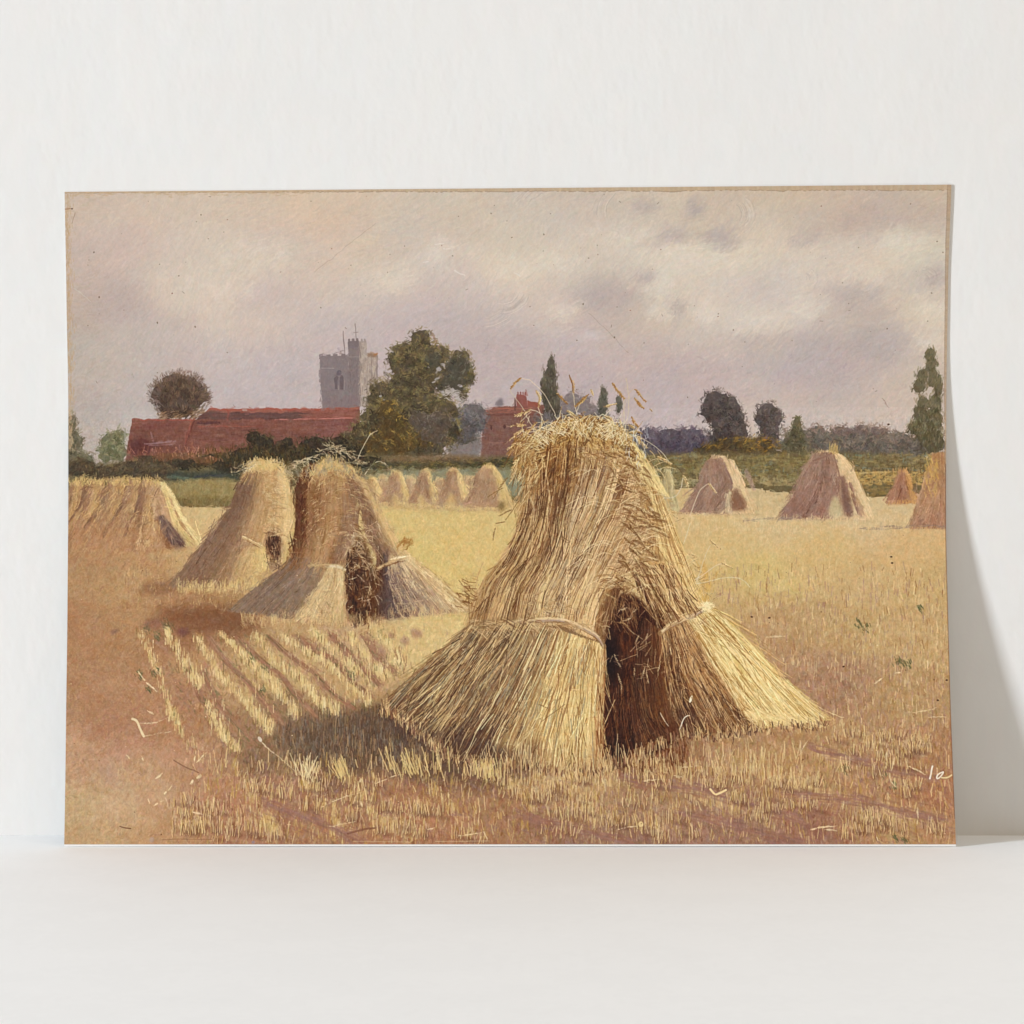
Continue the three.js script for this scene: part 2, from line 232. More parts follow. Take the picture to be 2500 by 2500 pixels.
// bush behind the barn roof
foliage([[425, 945, 42, 34], [455, 950, 44, 34], [395, 965, 34, 34], [440, 985, 66, 36], [485, 970, 28, 32], [430, 1012, 50, 18]], [62, 46, 36], [90, 68, 52], [128, 100, 74], { dir: (u, v) => Math.atan2(v - 1.2, u), edge: 1.1, size: 0.95 });
for (let k = 0; k < 420; k++) { const a = rr(-3.3, 0.16), r = rr(0.7, 1.02), x = 440 + 74 * r * Math.cos(a), y = 982 + 70 * r * Math.sin(a), L = rr(4, 11); seg(x, y, x + Math.cos(a) * L, y + Math.sin(a) * L, 1.2, jit([112, 90, 80], 10), 0.5); }
for (let k = 0; k < 110; k++) { const x = rr(378, 500), y = rr(1012, 1032); seg(x, y, x + rr(10, 20), y - rr(3, 9), rr(1.2, 2.2), jit(R() < 0.5 ? [160, 124, 90] : [98, 70, 50], 10), 0.7); }
seg(360, 1031, 385, 1022, 5, [190, 184, 186], 0.5); seg(496, 1022, 508, 1006, 5, [196, 190, 190], 0.5);

// ---- barn roof, church tower, far house
fill([[321, 1028], [478, 1029], [512, 1005], [880, 1001], [880, 1140], [303, 1140]], [126, 76, 63], 1, 0, true);
const roofA = [[321, 1028], [478, 1029], [446, 1118], [446, 1140], [303, 1140]], roofB = [[478, 1029], [512, 1005], [880, 1001], [880, 1140], [446, 1140]];
for (const [p, n, th] of [[roofA, 1500, -0.03], [roofB, 3600, 0]]) { const [a, b, c, d] = box(p); ctx.save(); ctx.beginPath(); p.forEach((q, i) => i ? ctx.lineTo(...q) : ctx.moveTo(...q)); ctx.clip(); for (let k = 0; k < n; k++) { const x = rr(a, c), y = rr(b, d); if (!inside(p, x, y)) continue; const L = rr(4, 20); const cc = y < 1030 && p === roofB ? (y < 1013 ? [152, 92, 76] : x < 745 ? [104, 74, 68] : [146, 90, 75]) : mix([112, 70, 58], [138, 88, 73], clamp(0.5 + fbm(x / 70, y / 20, 90))); seg(x - L, y + gs() * 1.2, x + L, y + gs() * 1.2, rr(1.2, 3), jit(x > 760 && y > 1032 ? mix(cc, [132, 86, 80], 0.5) : cc, 9), 0.6); } ctx.restore(); }
fill([[317, 1076], [352, 1072], [376, 1098], [350, 1118], [308, 1116]], [96, 52, 50], 0.75, 3); fill([[332, 1040], [440, 1036], [440, 1048], [336, 1052]], [118, 60, 54], 0.4, 3);
line([[474, 1032], [462, 1070], [447, 1116]], 4, [106, 54, 46], 0.7); line([[466, 1040], [452, 1090]], 3, [164, 84, 68], 0.6);
seg(322, 1030, 470, 1031, 3, [166, 86, 70], 0.9); seg(514, 1007, 720, 1005, 3, [168, 84, 66], 0.9); seg(720, 1005, 868, 1003, 4, [166, 84, 68], 0.8); seg(482, 1038, 536, 1038, 6, [92, 58, 56], 0.8); seg(484, 1046, 640, 1048, 2.4, [164, 86, 70], 0.7); seg(670, 1031, 862, 1029, 2.4, [198, 122, 110], 0.85); seg(556, 1010, 556, 1032, 5, [150, 80, 68], 0.8);
seg(352, 1088, 428, 1084, 4, [160, 128, 132], 0.6); seg(366, 1060, 372, 1080, 4, [158, 120, 120], 0.5); seg(360, 1092, 420, 1091, 3, [150, 110, 112], 0.5);
for (let k = 0; k < 240; k++) { const x = rr(310, 560), y = rr(1104, 1140); seg(x, y, x + gs() * 6, y - rr(4, 14), 1.6, jit(R() < 0.35 ? [196, 132, 104] : [138, 84, 60], 14), 0.6); }

const towerFront = [[780, 872], [848, 872], [856, 1003], [787, 1003]], towerSide = [[878, 866], [922, 872], [928, 1000], [880, 1002]];
fill(towerFront, [132, 118, 116], 1, 0, true); fill([[848, 838], [880, 838], [882, 1003], [854, 1003]], [134, 118, 115], 1, 0, true); fill([[876, 838], [895, 838], [897, 868], [922, 872], [922, 1002], [878, 1002]], [172, 155, 142], 1, 0, true);
for (let k = 0; k < 900; k++) { const x = rr(780, 880), y = rr(842, 1002); if (y < 874 && x < 850) continue; const L = rr(2, 9); seg(x, y, x + gs(), y + L, rr(1, 3), jit(x < 850 ? [134, 119, 117] : [124, 109, 106], 9), 0.55); }
for (let k = 0; k < 420; k++) { const x = rr(878, 921), y = rr(842, 1000); if (y < 872 && x > 896) continue; seg(x, y, x + gs(), Math.min(1001, y + rr(4, 16)), rr(0.9, 2.2), jit(R() < 0.55 ? [146, 128, 118] : [192, 174, 156], 9), 0.65); } seg(921, 874, 924, 998, 2, [128, 112, 104], 0.7); seg(879, 840, 881, 1000, 2, [120, 104, 100], 0.7); seg(856, 876, 858, 1000, 1.6, [112, 98, 96], 0.6);
for (const x of [783, 801, 818, 836]) fill([[x - 5, 868], [x + 6, 868], [x + 6, 880], [x - 5, 880]], [130, 115, 113], 1, 0, true);
for (const x of [852, 862, 872]) seg(x, 834, x, 840, 6, [128, 113, 110], 1); for (const x of [884, 892]) seg(x, 835, x, 840, 5, [160, 144, 134], 1);
fill([[847, 840], [876, 836], [876, 852], [848, 856]], [120, 106, 106], 0.8, 0, true); for (let k = 0; k < 30; k++) seg(rr(898, 921), rr(868, 876), rr(898, 921), rr(870, 880), 2, [146, 116, 92], 0.5); seg(914, 872, 920, 869, 5, [170, 116, 72], 0.8);
ell(828, 918, 7.5, 7, [104, 94, 100]); for (const x of [822, 835]) { fill([[x - 5, 930], [x, 924], [x + 5, 930], [x + 4, 958], [x - 4, 958]], [106, 93, 94], 0.95, 0, true); seg(x + 5, 934, x + 6, 960, 1.2, [172, 156, 148], 0.6); }
line([[784, 903], [814, 905]], 2, [172, 158, 156], 0.7); seg(852, 877, 878, 877, 2, [164, 150, 146], 0.7); seg(786, 962, 848, 960, 2, [120, 106, 106], 0.5); fill([[788, 975], [880, 972], [886, 1003], [788, 1003]], [134, 108, 108], 0.3, 3);
seg(869, 797, 869, 836, 1.6, [122, 102, 96], 0.9); seg(864, 817, 876, 817, 1.4, [132, 108, 100], 0.8); seg(838, 812, 840, 868, 1.7, [126, 108, 104], 0.9); seg(812, 868, 838, 860, 1.5, [122, 106, 104], 0.8); seg(888, 975, 900, 1000, 3, [206, 196, 190], 0.7);

foliage([[1400, 990, 24, 28], [1430, 1000, 22, 26], [1380, 1010, 26, 28], [1450, 1020, 22, 24]], [112, 100, 98], [134, 120, 116], [152, 138, 132], { size: 1.1 });
fill([[1178, 1022], [1204, 1004], [1330, 1000], [1340, 1140], [1176, 1138]], [128, 88, 76], 1, 0, true); fill([[1098, 1082], [1130, 1070], [1178, 1066], [1178, 1136], [1096, 1136]], [132, 120, 114], 1, 3);
for (let k = 0; k < 900; k++) { const x = rr(1178, 1335), y = rr(1004, 1138), L = rr(2, 10); seg(x - L, y, x + L, y + gs(), rr(1.2, 3), jit(y < 1020 ? [138, 86, 72] : [126, 89, 77], 9), 0.7); }
seg(1206, 1010, 1300, 1008, 2, [178, 104, 80], 0.8); seg(1196, 1018, 1300, 1017, 2, [172, 98, 76], 0.7); seg(1180, 1024, 1320, 1023, 4, [112, 62, 54], 0.6);
fill([[1261, 972], [1286, 974], [1288, 1004], [1262, 1004]], [140, 84, 74], 1, 0, true); for (const x of [1264, 1271, 1278, 1285]) seg(x, 968, x, 976, 4, [142, 82, 72]); seg(1258, 984, 1258, 1012, 5, [98, 62, 56], 0.9); fill([[1288, 988], [1320, 998], [1320, 1006], [1288, 1004]], [146, 82, 68], 1, 0, true);
ell(1201, 1053, 3, 7, [92, 62, 58]); ell(1234, 1051, 4, 5, [96, 64, 60]); fill([[1205, 1004], [1216, 982], [1228, 984], [1230, 1002]], [112, 104, 106], 0.8, 2); seg(1190, 1092, 1232, 1092, 2, [166, 112, 92], 0.6);
foliage([[1400, 1040, 50, 30], [1460, 1045, 50, 28], [1520, 1075, 46, 34], [1340, 1050, 40, 40], [1560, 1110, 40, 30]], [88, 80, 78], [112, 102, 98], [134, 122, 114], { size: 1.1 });
foliage([[1112, 1068, 34, 22], [1140, 1080, 30, 16]], [80, 74, 66], [104, 96, 88], [124, 116, 104]);
// cypress and poplars behind the stook
foliage([[1350, 905, 11, 30], [1346, 940, 20, 40], [1344, 980, 24, 44], [1334, 960, 12, 36], [1358, 1000, 14, 36]], [64, 57, 44], [90, 81, 64], [118, 107, 84], { dir: () => 1.55, size: 0.9, edge: 1.08 });
foliage([[1474, 972, 9, 20], [1474, 1000, 13, 32], [1512, 995, 9, 26]], [70, 66, 54], [94, 89, 74], [118, 113, 94], { dir: () => 1.55, size: 0.8, edge: 1.08 });
// big tree by the church
const bigTree = [[1027, 833, 32, 28], [988, 868, 40, 30], [962, 882, 18, 22], [1030, 868, 54, 36], [1078, 872, 24, 24], [1125, 884, 26, 24], [1120, 915, 40, 40], [1148, 930, 16, 22], [1000, 905, 58, 40], [1056, 905, 40, 34], [1100, 945, 40, 32], [1030, 940, 54, 36], [985, 945, 44, 36], [930, 965, 34, 34], [912, 990, 20, 30], [975, 985, 50, 36], [1030, 985, 50, 36], [1130, 965, 16, 20], [905, 1035, 30, 34], [950, 1030, 56, 50], [1015, 1040, 64, 50], [1080, 1010, 50, 44], [890, 1075, 46, 44], [950, 1090, 70, 46], [1030, 1095, 80, 40], [1090, 1060, 40, 40], [860, 1095, 40, 34]];
foliage([[1150, 1020, 44, 30], [1130, 1050, 50, 40], [1160, 1045, 30, 30]], [82, 76, 72], [108, 100, 98], [128, 120, 116]);
foliage(bigTree, [60, 50, 35], [94, 80, 52], [140, 122, 76], { size: 1.05, dens: 1.2 });
foliage([[1120, 905, 36, 32], [1105, 940, 36, 26], [1060, 885, 20, 20]], [68, 62, 50], [96, 90, 74], [124, 118, 98], { dens: 0.5 });
foliage([[960, 1060, 40, 50], [920, 1100, 44, 36], [1030, 1085, 40, 26], [985, 1100, 40, 30], [945, 1010, 26, 30]], [76, 58, 30], [112, 88, 44], [150, 120, 56], { dens: 0.6, light2: [176, 140, 58] });
foliage([[1030, 1040, 40, 26], [1075, 1040, 34, 34], [1060, 1075, 40, 24]], [86, 72, 60], [106, 90, 78], [122, 106, 90], { dens: 0.5 });
for (const [x, y, r] of [[1082, 898, 6], [1072, 908, 7], [1068, 930, 5], [954, 912, 6], [962, 918, 4], [1062, 938, 5], [930, 975, 4], [940, 985, 3], [1100, 962, 12], [1112, 970, 12], [1090, 970, 8], [1082, 965, 6], [1120, 982, 7], [1124, 950, 6], [1048, 902, 3]]) ell(x, y, r, r * 0.62, jit([192, 182, 178], 10), 0.75, rr(-0.6, 0.6));
for (let k = 0; k < 60; k++) { const x = rr(1080, 1134), y = rr(950, 990); seg(x, y, x + 8, y + gs() * 6, 2, R() < 0.5 ? [88, 82, 64] : [196, 184, 172], 0.6); }
foliage([[1108, 890, 8, 8]], [50, 44, 36], [70, 62, 46], [90, 84, 60]); seg(1057, 820, 1066, 845, 4, [150, 116, 100], 0.6); seg(1070, 852, 1074, 862, 4, [158, 124, 104], 0.6);

// ---- hedges and meadow
fill([[160, 1150], [300, 1128], [460, 1120], [640, 1104], [900, 1120], [1340, 1130], [1700, 1118], [2320, 1120], [2320, 1250], [160, 1250]], [114, 98, 64], 1, 4);
foliage([[200, 1150, 50, 24], [260, 1160, 50, 22], [320, 1150, 50, 24], [380, 1160, 50, 22], [420, 1135, 40, 20], [360, 1130, 40, 16]], [66, 54, 40], [92, 76, 54], [120, 100, 66]);
foliage([[460, 1140, 40, 16], [520, 1130, 50, 20], [560, 1150, 40, 20], [600, 1120, 50, 28], [640, 1090, 34, 26], [620, 1075, 22, 18], [700, 1090, 18, 18], [690, 1110, 50, 24], [770, 1095, 50, 24], [740, 1120, 50, 24], [830, 1100, 40, 30], [860, 1120, 40, 30], [900, 1140, 40, 20]], [44, 38, 28], [66, 56, 38], [92, 78, 50]);
foliage([[500, 1128, 40, 12], [450, 1120, 40, 12], [400, 1122, 30, 12]], [110, 74, 50], [146, 96, 66], [190, 140, 100], { dens: 0.6, dir: () => 1.4 });
for (let k = 0; k < 500; k++) { const x = rr(480, 760), y = rr(1100, 1150); seg(x, y, x + gs() * 3, y - rr(4, 16), 1.6, jit([92, 70, 34], 14), 0.5); }
fill([[400, 1156], [480, 1160], [560, 1156], [600, 1180], [560, 1196], [410, 1190]], [66, 70, 58], 0.9, 4); seg(410, 1174, 470, 1178, 7, [92, 104, 84], 0.8); seg(478, 1172, 550, 1166, 5, [66, 66, 70], 0.8);
{ const g = [[410, 1190], [480, 1178], [590, 1172], [590, 1246], [430, 1246]]; fill(g, [144, 124, 74], 1, 3); for (let k = 0; k < 800; k++) { const x = rr(412, 600), y = rr(1184, 1246); if (inside(g, x, y)) seg(x, y, x + gs() * 2, y - rr(3, 10), rr(1.5, 3), jit(mix([158, 136, 84], [112, 92, 50], smooth(1214, 1240, y)), 9), 0.6); } }
{ const g = [[860, 1160], [1340, 1154], [1340, 1230], [860, 1230]]; fill(g, [140, 136, 104], 1, 3); for (let k = 0; k < 900; k++) { const x = rr(860, 1330), y = rr(1152, 1215); seg(x, y, x + gs() * 6, y + gs() * 4, rr(2, 5), jit(R() < 0.25 ? [126, 132, 112] : [146, 140, 104], 7), 0.5); } }
for (let k = 0; k < 1300; k++) { const x = rr(910, 1330), y = 1146 + gs() * 9 - (x - 910) * 0.012; seg(x, y, x + rr(2, 9), y + gs() * 3, rr(1.6, 3.4), jit(R() < 0.25 ? [124, 108, 54] : [74, 68, 46], 9), 0.75); }
{ const g = [[930, 1128], [1100, 1120], [1200, 1128], [1200, 1138], [930, 1142]]; fill(g, [140, 104, 76], 0.5, 4); }
for (let k = 0; k < 3200; k++) {                            // meadow on the right
  const x = rr(1570, 2316), y = rr(1126, 1200), far = smooth(1960, 2060, x); let c = mix([138, 121, 72], [130, 112, 76], far); if (R() < 0.3) c = [158, 136, 84]; if (R() < 0.3) c = [110, 92, 58];
  if (R() < 0.08) c = [118, 128, 108]; if (far > 0.5 && y > 1168) c = R() < 0.6 ? [200, 162, 88] : [170, 130, 70]; if (x < 1960 && y > 1182) c = mix([182, 160, 108], c, 0.3);
  const up = R() < 0.4; seg(x, y, x + (up ? gs() * 2 : rr(4, 16)), y - (up ? rr(3, 9) : gs() * 2), rr(1.8, 4.4), jit(c, 9), 0.65);
}
seg(2060, 1172, 2200, 1168, 4, [216, 180, 110], 0.6); for (let k = 0; k < 120; k++) { const x = rr(2100, 2200), y = rr(1205, 1230); seg(x, y, x + rr(4, 14), y + gs() * 2, 3, jit([146, 116, 62], 10), 0.6); }

// ---- stubble field
const groundA = [
  [200, 1300, 186, 140, 92], [200, 1400, 180, 131, 90], [200, 1550, 176, 122, 84], [200, 1700, 177, 124, 88], [210, 1850, 190, 140, 106], [210, 2000, 194, 154, 112], [300, 2030, 196, 150, 108], [350, 1900, 194, 144, 108], [330, 1950, 200, 158, 120], [420, 2030, 190, 138, 98], [300, 1800, 180, 124, 92],
  [330, 1440, 188, 142, 96], [450, 1400, 196, 150, 102], [520, 1330, 208, 168, 112], [480, 1250, 208, 178, 120], [420, 1270, 206, 172, 116], [340, 1500, 182, 130, 88], [400, 1460, 178, 122, 82], [450, 1530, 160, 104, 70], [560, 1530, 136, 86, 58], [500, 1500, 176, 124, 80], [620, 1470, 196, 152, 100],
  [520, 1640, 188, 138, 96], [620, 1640, 196, 154, 102], [720, 1620, 200, 158, 108], [850, 1600, 202, 158, 114], [950, 1560, 212, 174, 116], [1050, 1560, 216, 178, 118], [850, 1540, 196, 150, 108], [700, 1560, 190, 144, 98], [850, 1680, 192, 146, 98],
  [760, 1300, 212, 180, 112], [1000, 1280, 214, 184, 114], [1000, 1400, 217, 182, 110], [1100, 1450, 217, 180, 112], [1230, 1300, 214, 184, 116], [1150, 1350, 218, 184, 112], [900, 1330, 214, 182, 116],
  [430, 1740, 178, 122, 86], [600, 1800, 172, 122, 86], [700, 1790, 152, 112, 78], [760, 1830, 112, 84, 64], [860, 1810, 98, 72, 56], [960, 1810, 96, 66, 50], [1060, 1870, 106, 70, 52], [1180, 1890, 118, 80, 60], [660, 1840, 134, 98, 72], [820, 1870, 116, 80, 60],
  [500, 1900, 186, 132, 98], [560, 1960, 180, 120, 88], [700, 1930, 172, 118, 88], [900, 1940, 174, 118, 84], [1050, 1970, 178, 120, 84], [600, 2030, 176, 118, 86], [800, 2030, 172, 118, 84], [1000, 2040, 176, 116, 82], [1200, 1980, 176, 122, 86], [1250, 2040, 166, 112, 80],
  [1400, 1920, 186, 142, 100], [1400, 1980, 180, 132, 94], [1350, 2040, 156, 106, 82], [1500, 2030, 160, 114, 88], [1550, 1850, 150, 100, 70], [1640, 1830, 156, 106, 72], [1700, 1900, 168, 120, 88], [1620, 1960, 176, 130, 94], [1700, 2040, 164, 114, 92], [1800, 1850, 182, 134, 92], [1820, 1990, 166, 118, 92],
  [1900, 1900, 184, 134, 90], [2000, 1860, 186, 136, 92], [1950, 2030, 160, 106, 86], [2100, 1950, 182, 130, 92], [2060, 2010, 174, 118, 88], [2180, 2030, 190, 142, 96], [2280, 2040, 184, 130, 92], [2280, 1950, 178, 116, 82], [2250, 1850, 180, 126, 88], [2100, 1820, 182, 132, 92],
  [2200, 1720, 188, 142, 96], [2050, 1680, 176, 128, 98], [1960, 1660, 180, 130, 96], [1860, 1560, 190, 142, 100], [1800, 1500, 202, 160, 106], [2000, 1560, 194, 150, 102], [2100, 1550, 198, 156, 104], [2250, 1560, 200, 156, 106], [2250, 1450, 206, 164, 110], [2100, 1450, 206, 164, 112], [1850, 1420, 212, 176, 110], [2000, 1380, 212, 176, 114], [2200, 1350, 212, 172, 114], [1750, 1350, 214, 180, 118], [1900, 1300, 214, 182, 128], [2150, 1290, 214, 182, 132], [1700, 1290, 212, 178, 120], [1900, 1240, 206, 178, 128], [2150, 1240, 208, 180, 130],
];
for (const a of groundA) if (a[1] > 1390) { a[3] += 4; a[2] -= 2; }
const ground = field(groundA, [70, 52]);
const groundCol = (x, y) => { const c = ground(x + 18 * fbm(x / 50, y / 34, 21), y + 14 * fbm(x / 50, y / 30, 31)), n = 7 * fbm(x / 34, y / 22, 33) * smooth(1250, 1500, y); return [c[0] + n, c[1] + n, c[2] + n]; };
const horizon = (x) => x < 620 ? 1244 : x < 1300 ? 1236 : 1203 + 22 * smooth(1700, 2150, x) + 3 * vnoise(x / 30, 0, 77);
for (let y = 1204; y < 2064; y += 4) for (let x = X0; x < X1; x += 4) if (y > horizon(x)) { ctx.fillStyle = css(groundCol(x + 2, y + 2)); ctx.fillRect(x, y, 4.6, 4.6); }
for (let k = 0; k < 60000; k++) {
  const x = rr(X0 - 4, X1 + 4), y = lerp(1210, 2068, Math.pow(R(), 0.85)); if (y < horizon(x) + 6) continue;
  const near = smooth(1300, 1800, y), left = smooth(560, 330, x) * smooth(1300, 1420, y);
  let c = jit(groundCol(x + gs() * 10, y + gs() * 6), lerp(10, 24, near) * (1 - 0.3 * left), lerp(4, 9, near));
  if (R() < 0.06 * near * (1 - left)) c = mix(c, [150, 112, 118], 0.5);
  const L = lerp(2.5, 8, near) * rr(0.6, 1.6), th = -1.5708 + gs() * lerp(0.2, 0.5, near) + left * gs() * 1.2 + (x < 900 && y > 1500 ? 0.12 : 0);
  seg(x, y, x + Math.cos(th) * L, y + Math.sin(th) * L, lerp(1.8, 3.6, near) * rr(0.6, 1.5), c, rr(0.35, 0.8));
}
for (let k = 0; k < 2600; k++) { const x = rr(X0 - 6, X1), y = rr(1380, 2066), left = x < 480; if (!left && R() < 0.45) continue; const th = left ? -0.8 + 1.8 * fbm(x / 150, y / 150, 121) : -1.3 + gs() * 0.5, L = rr(6, 18), c = jit(groundCol(x + gs() * 20, y + gs() * 14), 17, 6); line([[x, y], [x + Math.cos(th) * L, y + Math.sin(th) * L], [x + Math.cos(th + 0.5) * L * 1.7, y + Math.sin(th + 0.5) * L * 1.7]], rr(3, 8), c, rr(0.16, 0.36)); }
// smooth-scrubbed path at the lower left: short curved scumbles
for (let k = 0; k < 6500; k++) { const x = rr(X0 - 6, 480 - 60 * R()), y = rr(1380, 2066); const th = -0.9 + 1.6 * fbm(x / 120, y / 120, 120) + gs() * 0.5, L = rr(4, 13), c = jit(groundCol(x + gs() * 14, y + gs() * 14), 12, 5); line([[x, y], [x + Math.cos(th) * L, y + Math.sin(th) * L], [x + Math.cos(th + 0.4) * L * 1.8, y + Math.sin(th + 0.4) * L * 1.8]], rr(1.4, 3.6), c, rr(0.25, 0.5)); }
for (const [x, y, rx, ry, c, a] of [[250, 1790, 60, 26, [164, 106, 76], 0.4], [300, 1840, 70, 34, [196, 142, 116], 0.4], [270, 1890, 30, 44, [176, 142, 124], 0.5], [240, 1700, 60, 60, [172, 116, 80], 0.35], [270, 1680, 50, 30, [196, 148, 108], 0.4], [290, 1970, 70, 50, [206, 168, 128], 0.5], [370, 1960, 40, 60, [186, 130, 92], 0.4], [420, 1850, 50, 30, [190, 134, 106], 0.4], [200, 2040, 70, 30, [182, 138, 92], 0.4], [180, 1520, 20, 120, [170, 112, 72], 0.35], [280, 1552, 16, 8, [128, 90, 76], 0.7]]) spot(x, y, rx, ry, c, a, -0.4);

// ---- rows of stubble
function row(p, w0, w1, h0, h1, n, c, lean = 0.1) {
  const key = Math.floor(R() * 999), m = p.length * 2.6;
  for (let k = 0; k < n; k++) {
    const t = R(); if (vnoise(t * m, 0, key) < rr(-0.55, 0.1)) continue; const q = along(p, t), w = lerp(w0, w1, t) * (1 + 0.5 * vnoise(t * m, 5, key)), x = q[0] + gs() * w + 5 * vnoise(t * m * 0.7, 9, key), y = q[1] + gs() * w * 0.5, h = lerp(h0, h1, t) * rr(0.5, 1.3);
    seg(x, y, x + gs() * h * 0.1 - lean * h, y - h, rr(1.2, 2.6), jit(R() < 0.2 ? mix(c, [242, 222, 168], 0.6) : c, 11, 4), rr(0.45, 0.9));
  }
}
const straw = [218, 184, 116];
const rows = [
  [[333, 1560], [385, 1645], [410, 1730], [429, 1775], [469, 1840]], [[404, 1550], [444, 1620], [482, 1688]], [[506, 1726], [541, 1798], [581, 1845]], [[482, 1564], [525, 1645], [572, 1700], [637, 1768], [662, 1800]],
  [[540, 1560], [600, 1620], [668, 1688], [730, 1768]], [[615, 1560], [674, 1630], [740, 1676], [777, 1726], [833, 1760]], [[683, 1566], [740, 1600], [787, 1623], [849, 1682], [901, 1732]], [[760, 1552], [810, 1600], [870, 1650], [914, 1690]], [[849, 1560], [895, 1625], [940, 1668]], [[911, 1546], [957, 1600], [976, 1641]],
];
for (let i = 0; i < rows.length - 1; i++) {                 // bare earth, weeds between the rows
  const a = rows[i], b = rows[i + 1];
  for (let k = 0; k < 160; k++) { const t = R(), q = mix([...along(a, t), 0], [...along(b, t), 0], rr(0.35, 0.65)); const x = q[0] + gs() * 8, y = q[1] + gs() * 8; seg(x, y, x + rr(2, 9), y + rr(2, 10), rr(2, 5), jit(R() < 0.16 ? [112, 104, 64] : R() < 0.5 ? [160, 112, 84] : [176, 128, 96], 9), 0.42); }
}
const between = rows.slice(1, -1).map((p, i) => [0, 0.25, 0.5, 0.75, 1].map((t) => { const a = along(p, t), b = along(rows[i + 2], t); return [(a[0] + b[0]) / 2 + gs() * 5, (a[1] + b[1]) / 2 + gs() * 4]; }));
rows.forEach((p, i) => row(p, i < 1 ? 7 : 11, i > 4 ? 17 : 13, 9, 22, 330, [208, 172, 108], 0.02));
between.forEach((p) => { for (let k = 0; k < 200; k++) { const t = R() * 0.9, a = along(p, t), b = along(p, t + 0.1), o = gs() * 6; line([[a[0] + o, a[1]], [b[0] + o + gs() * 3, b[1] + gs() * 3]], rr(2.4, 5), jit(R() < 0.12 ? [120, 106, 66] : [164, 116, 84], 12), 0.45); } });
row([[340, 1545], [372, 1610], [385, 1640]], 6, 8, 12, 18, 60, [206, 172, 118]);
for (const p of [[[820, 1862], [858, 1925], [883, 1975]], [[998, 1850], [1038, 1910], [1082, 1968], [1160, 2030]], [[1150, 1885], [1237, 1935], [1315, 1985]], [[575, 1880], [615, 1955], [637, 2030]], [[900, 1990], [960, 2030], [1010, 2058]], [[740, 1920], [790, 1970], [830, 2040]], [[660, 2010], [680, 2058]]]) row(p, 12, 20, 22, 32, 120, [204, 168, 104], 0.05);
for (const p of [[[1250, 1930], [1330, 1960], [1460, 1985]], [[1260, 1905], [1400, 1925], [1520, 1925]], [[1560, 1880], [1660, 1895], [1800, 1900]], [[1820, 1880], [1900, 1930], [2030, 1960]], [[1440, 2010], [1540, 2020], [1600, 2050]], [[1960, 1960], [2060, 1985], [2160, 2000]], [[1700, 1960], [1800, 2000], [1860, 2050]], [[1990, 1850], [2080, 1890], [2200, 1910]], [[2020, 1780], [2120, 1830], [2260, 1850]]]) row(p, 26, 26, 22, 36, 150, [206, 168, 110], -0.02);
for (let k = 0; k < 900; k++) { const x = rr(1720, 2312), y = rr(1420, 1830), h = rr(8, 26); if (x < 1760 + (y - 1490) * 0.95) continue; seg(x, y, x + gs() * 2, y - h, rr(1.2, 2.4), jit(R() < 0.5 ? [222, 190, 134] : R() < 0.5 ? [176, 128, 70] : [166, 122, 104], 9), rr(0.4, 0.75)); }
for (let k = 0; k < 620; k++) { const x = rr(500, 2300), y = rr(1900, 2062), h = rr(10, 30); seg(x, y, x + gs() * 6, y - h, rr(1.3, 2.6), jit(R() < 0.55 ? [218, 182, 118] : [190, 150, 74], 12), rr(0.45, 0.85)); }
for (let k = 0; k < 300; k++) { const x = rr(600, 2300), y = rr(1900, 2062); seg(x, y, x + rr(8, 40), y + rr(2, 16), rr(2, 5), jit(R() < 0.6 ? [150, 100, 78] : [142, 104, 100], 9), 0.35); }
for (const [x, y] of [[1380, 2020], [1560, 2040], [2000, 2035], [1330, 2020], [1820, 2010], [1900, 2050]]) spot(x, y, 70, 18, [140, 94, 82], 0.55, 0.3);
for (const [x, y] of [[380, 1650], [402, 1528], [413, 1540], [356, 1543], [381, 1560], [340, 1655], [362, 1690], [614, 1612], [645, 1640], [640, 1690], [844, 1650], [856, 1656], [2095, 1535], [2115, 1545], [2185, 1625], [2200, 1628], [2215, 1632], [2248, 1500], [2050, 1880], [2170, 1920], [2170, 2045], [2190, 2052], [2150, 1890]]) for (let k = 0; k < 14; k++) { const a = x + gs() * 8, b = y + gs() * 10; seg(a, b, a + 3, b + rr(2, 8), 2.6, jit([92, 96, 60], 9), 0.6); }
for (const [x, y, r] of [[1019, 1558, 13], [988, 1575, 11], [930, 1600, 15], [955, 1562, 8], [972, 1618, 13], [895, 1620, 11], [930, 1640, 9]]) spot(x, y, r * 1.5, r * 1.3, [160, 112, 92], 0.75, 0.5);
// cast-shadow passages of the painting
fill([[330, 1440], [420, 1420], [480, 1440], [420, 1462], [340, 1462]], [122, 78, 50], 0.5, 8); fill([[360, 1500], [480, 1486], [600, 1490], [660, 1540], [560, 1560], [440, 1550]], [120, 72, 44], 0.6, 9); fill([[425, 1540], [465, 1545], [460, 1562], [432, 1560]], [106, 62, 62], 0.7, 4); fill([[345, 1525], [395, 1515], [398, 1545], [352, 1545]], [132, 82, 72], 0.5, 5);
fill([[660, 1790], [760, 1770], [930, 1730], [1020, 1790], [1180, 1870], [1180, 1900], [1000, 1900], [800, 1880], [690, 1840]], [100, 74, 56], 0.55, 14);
for (let k = 0; k < 1500; k++) { const x = rr(670, 1130), y = rr(1752, 1890), h = rr(8, 30); if (Math.abs(x - 880) / 240 + Math.abs(y - 1815) / 74 > 1.15) continue; seg(x, y, x + gs() * 4, y - h, rr(1.4, 3), jit(R() < 0.25 ? [128, 116, 102] : R() < 0.4 ? [88, 64, 48] : R() < 0.6 ? [128, 94, 64] : [160, 122, 80], 11), 0.5); }

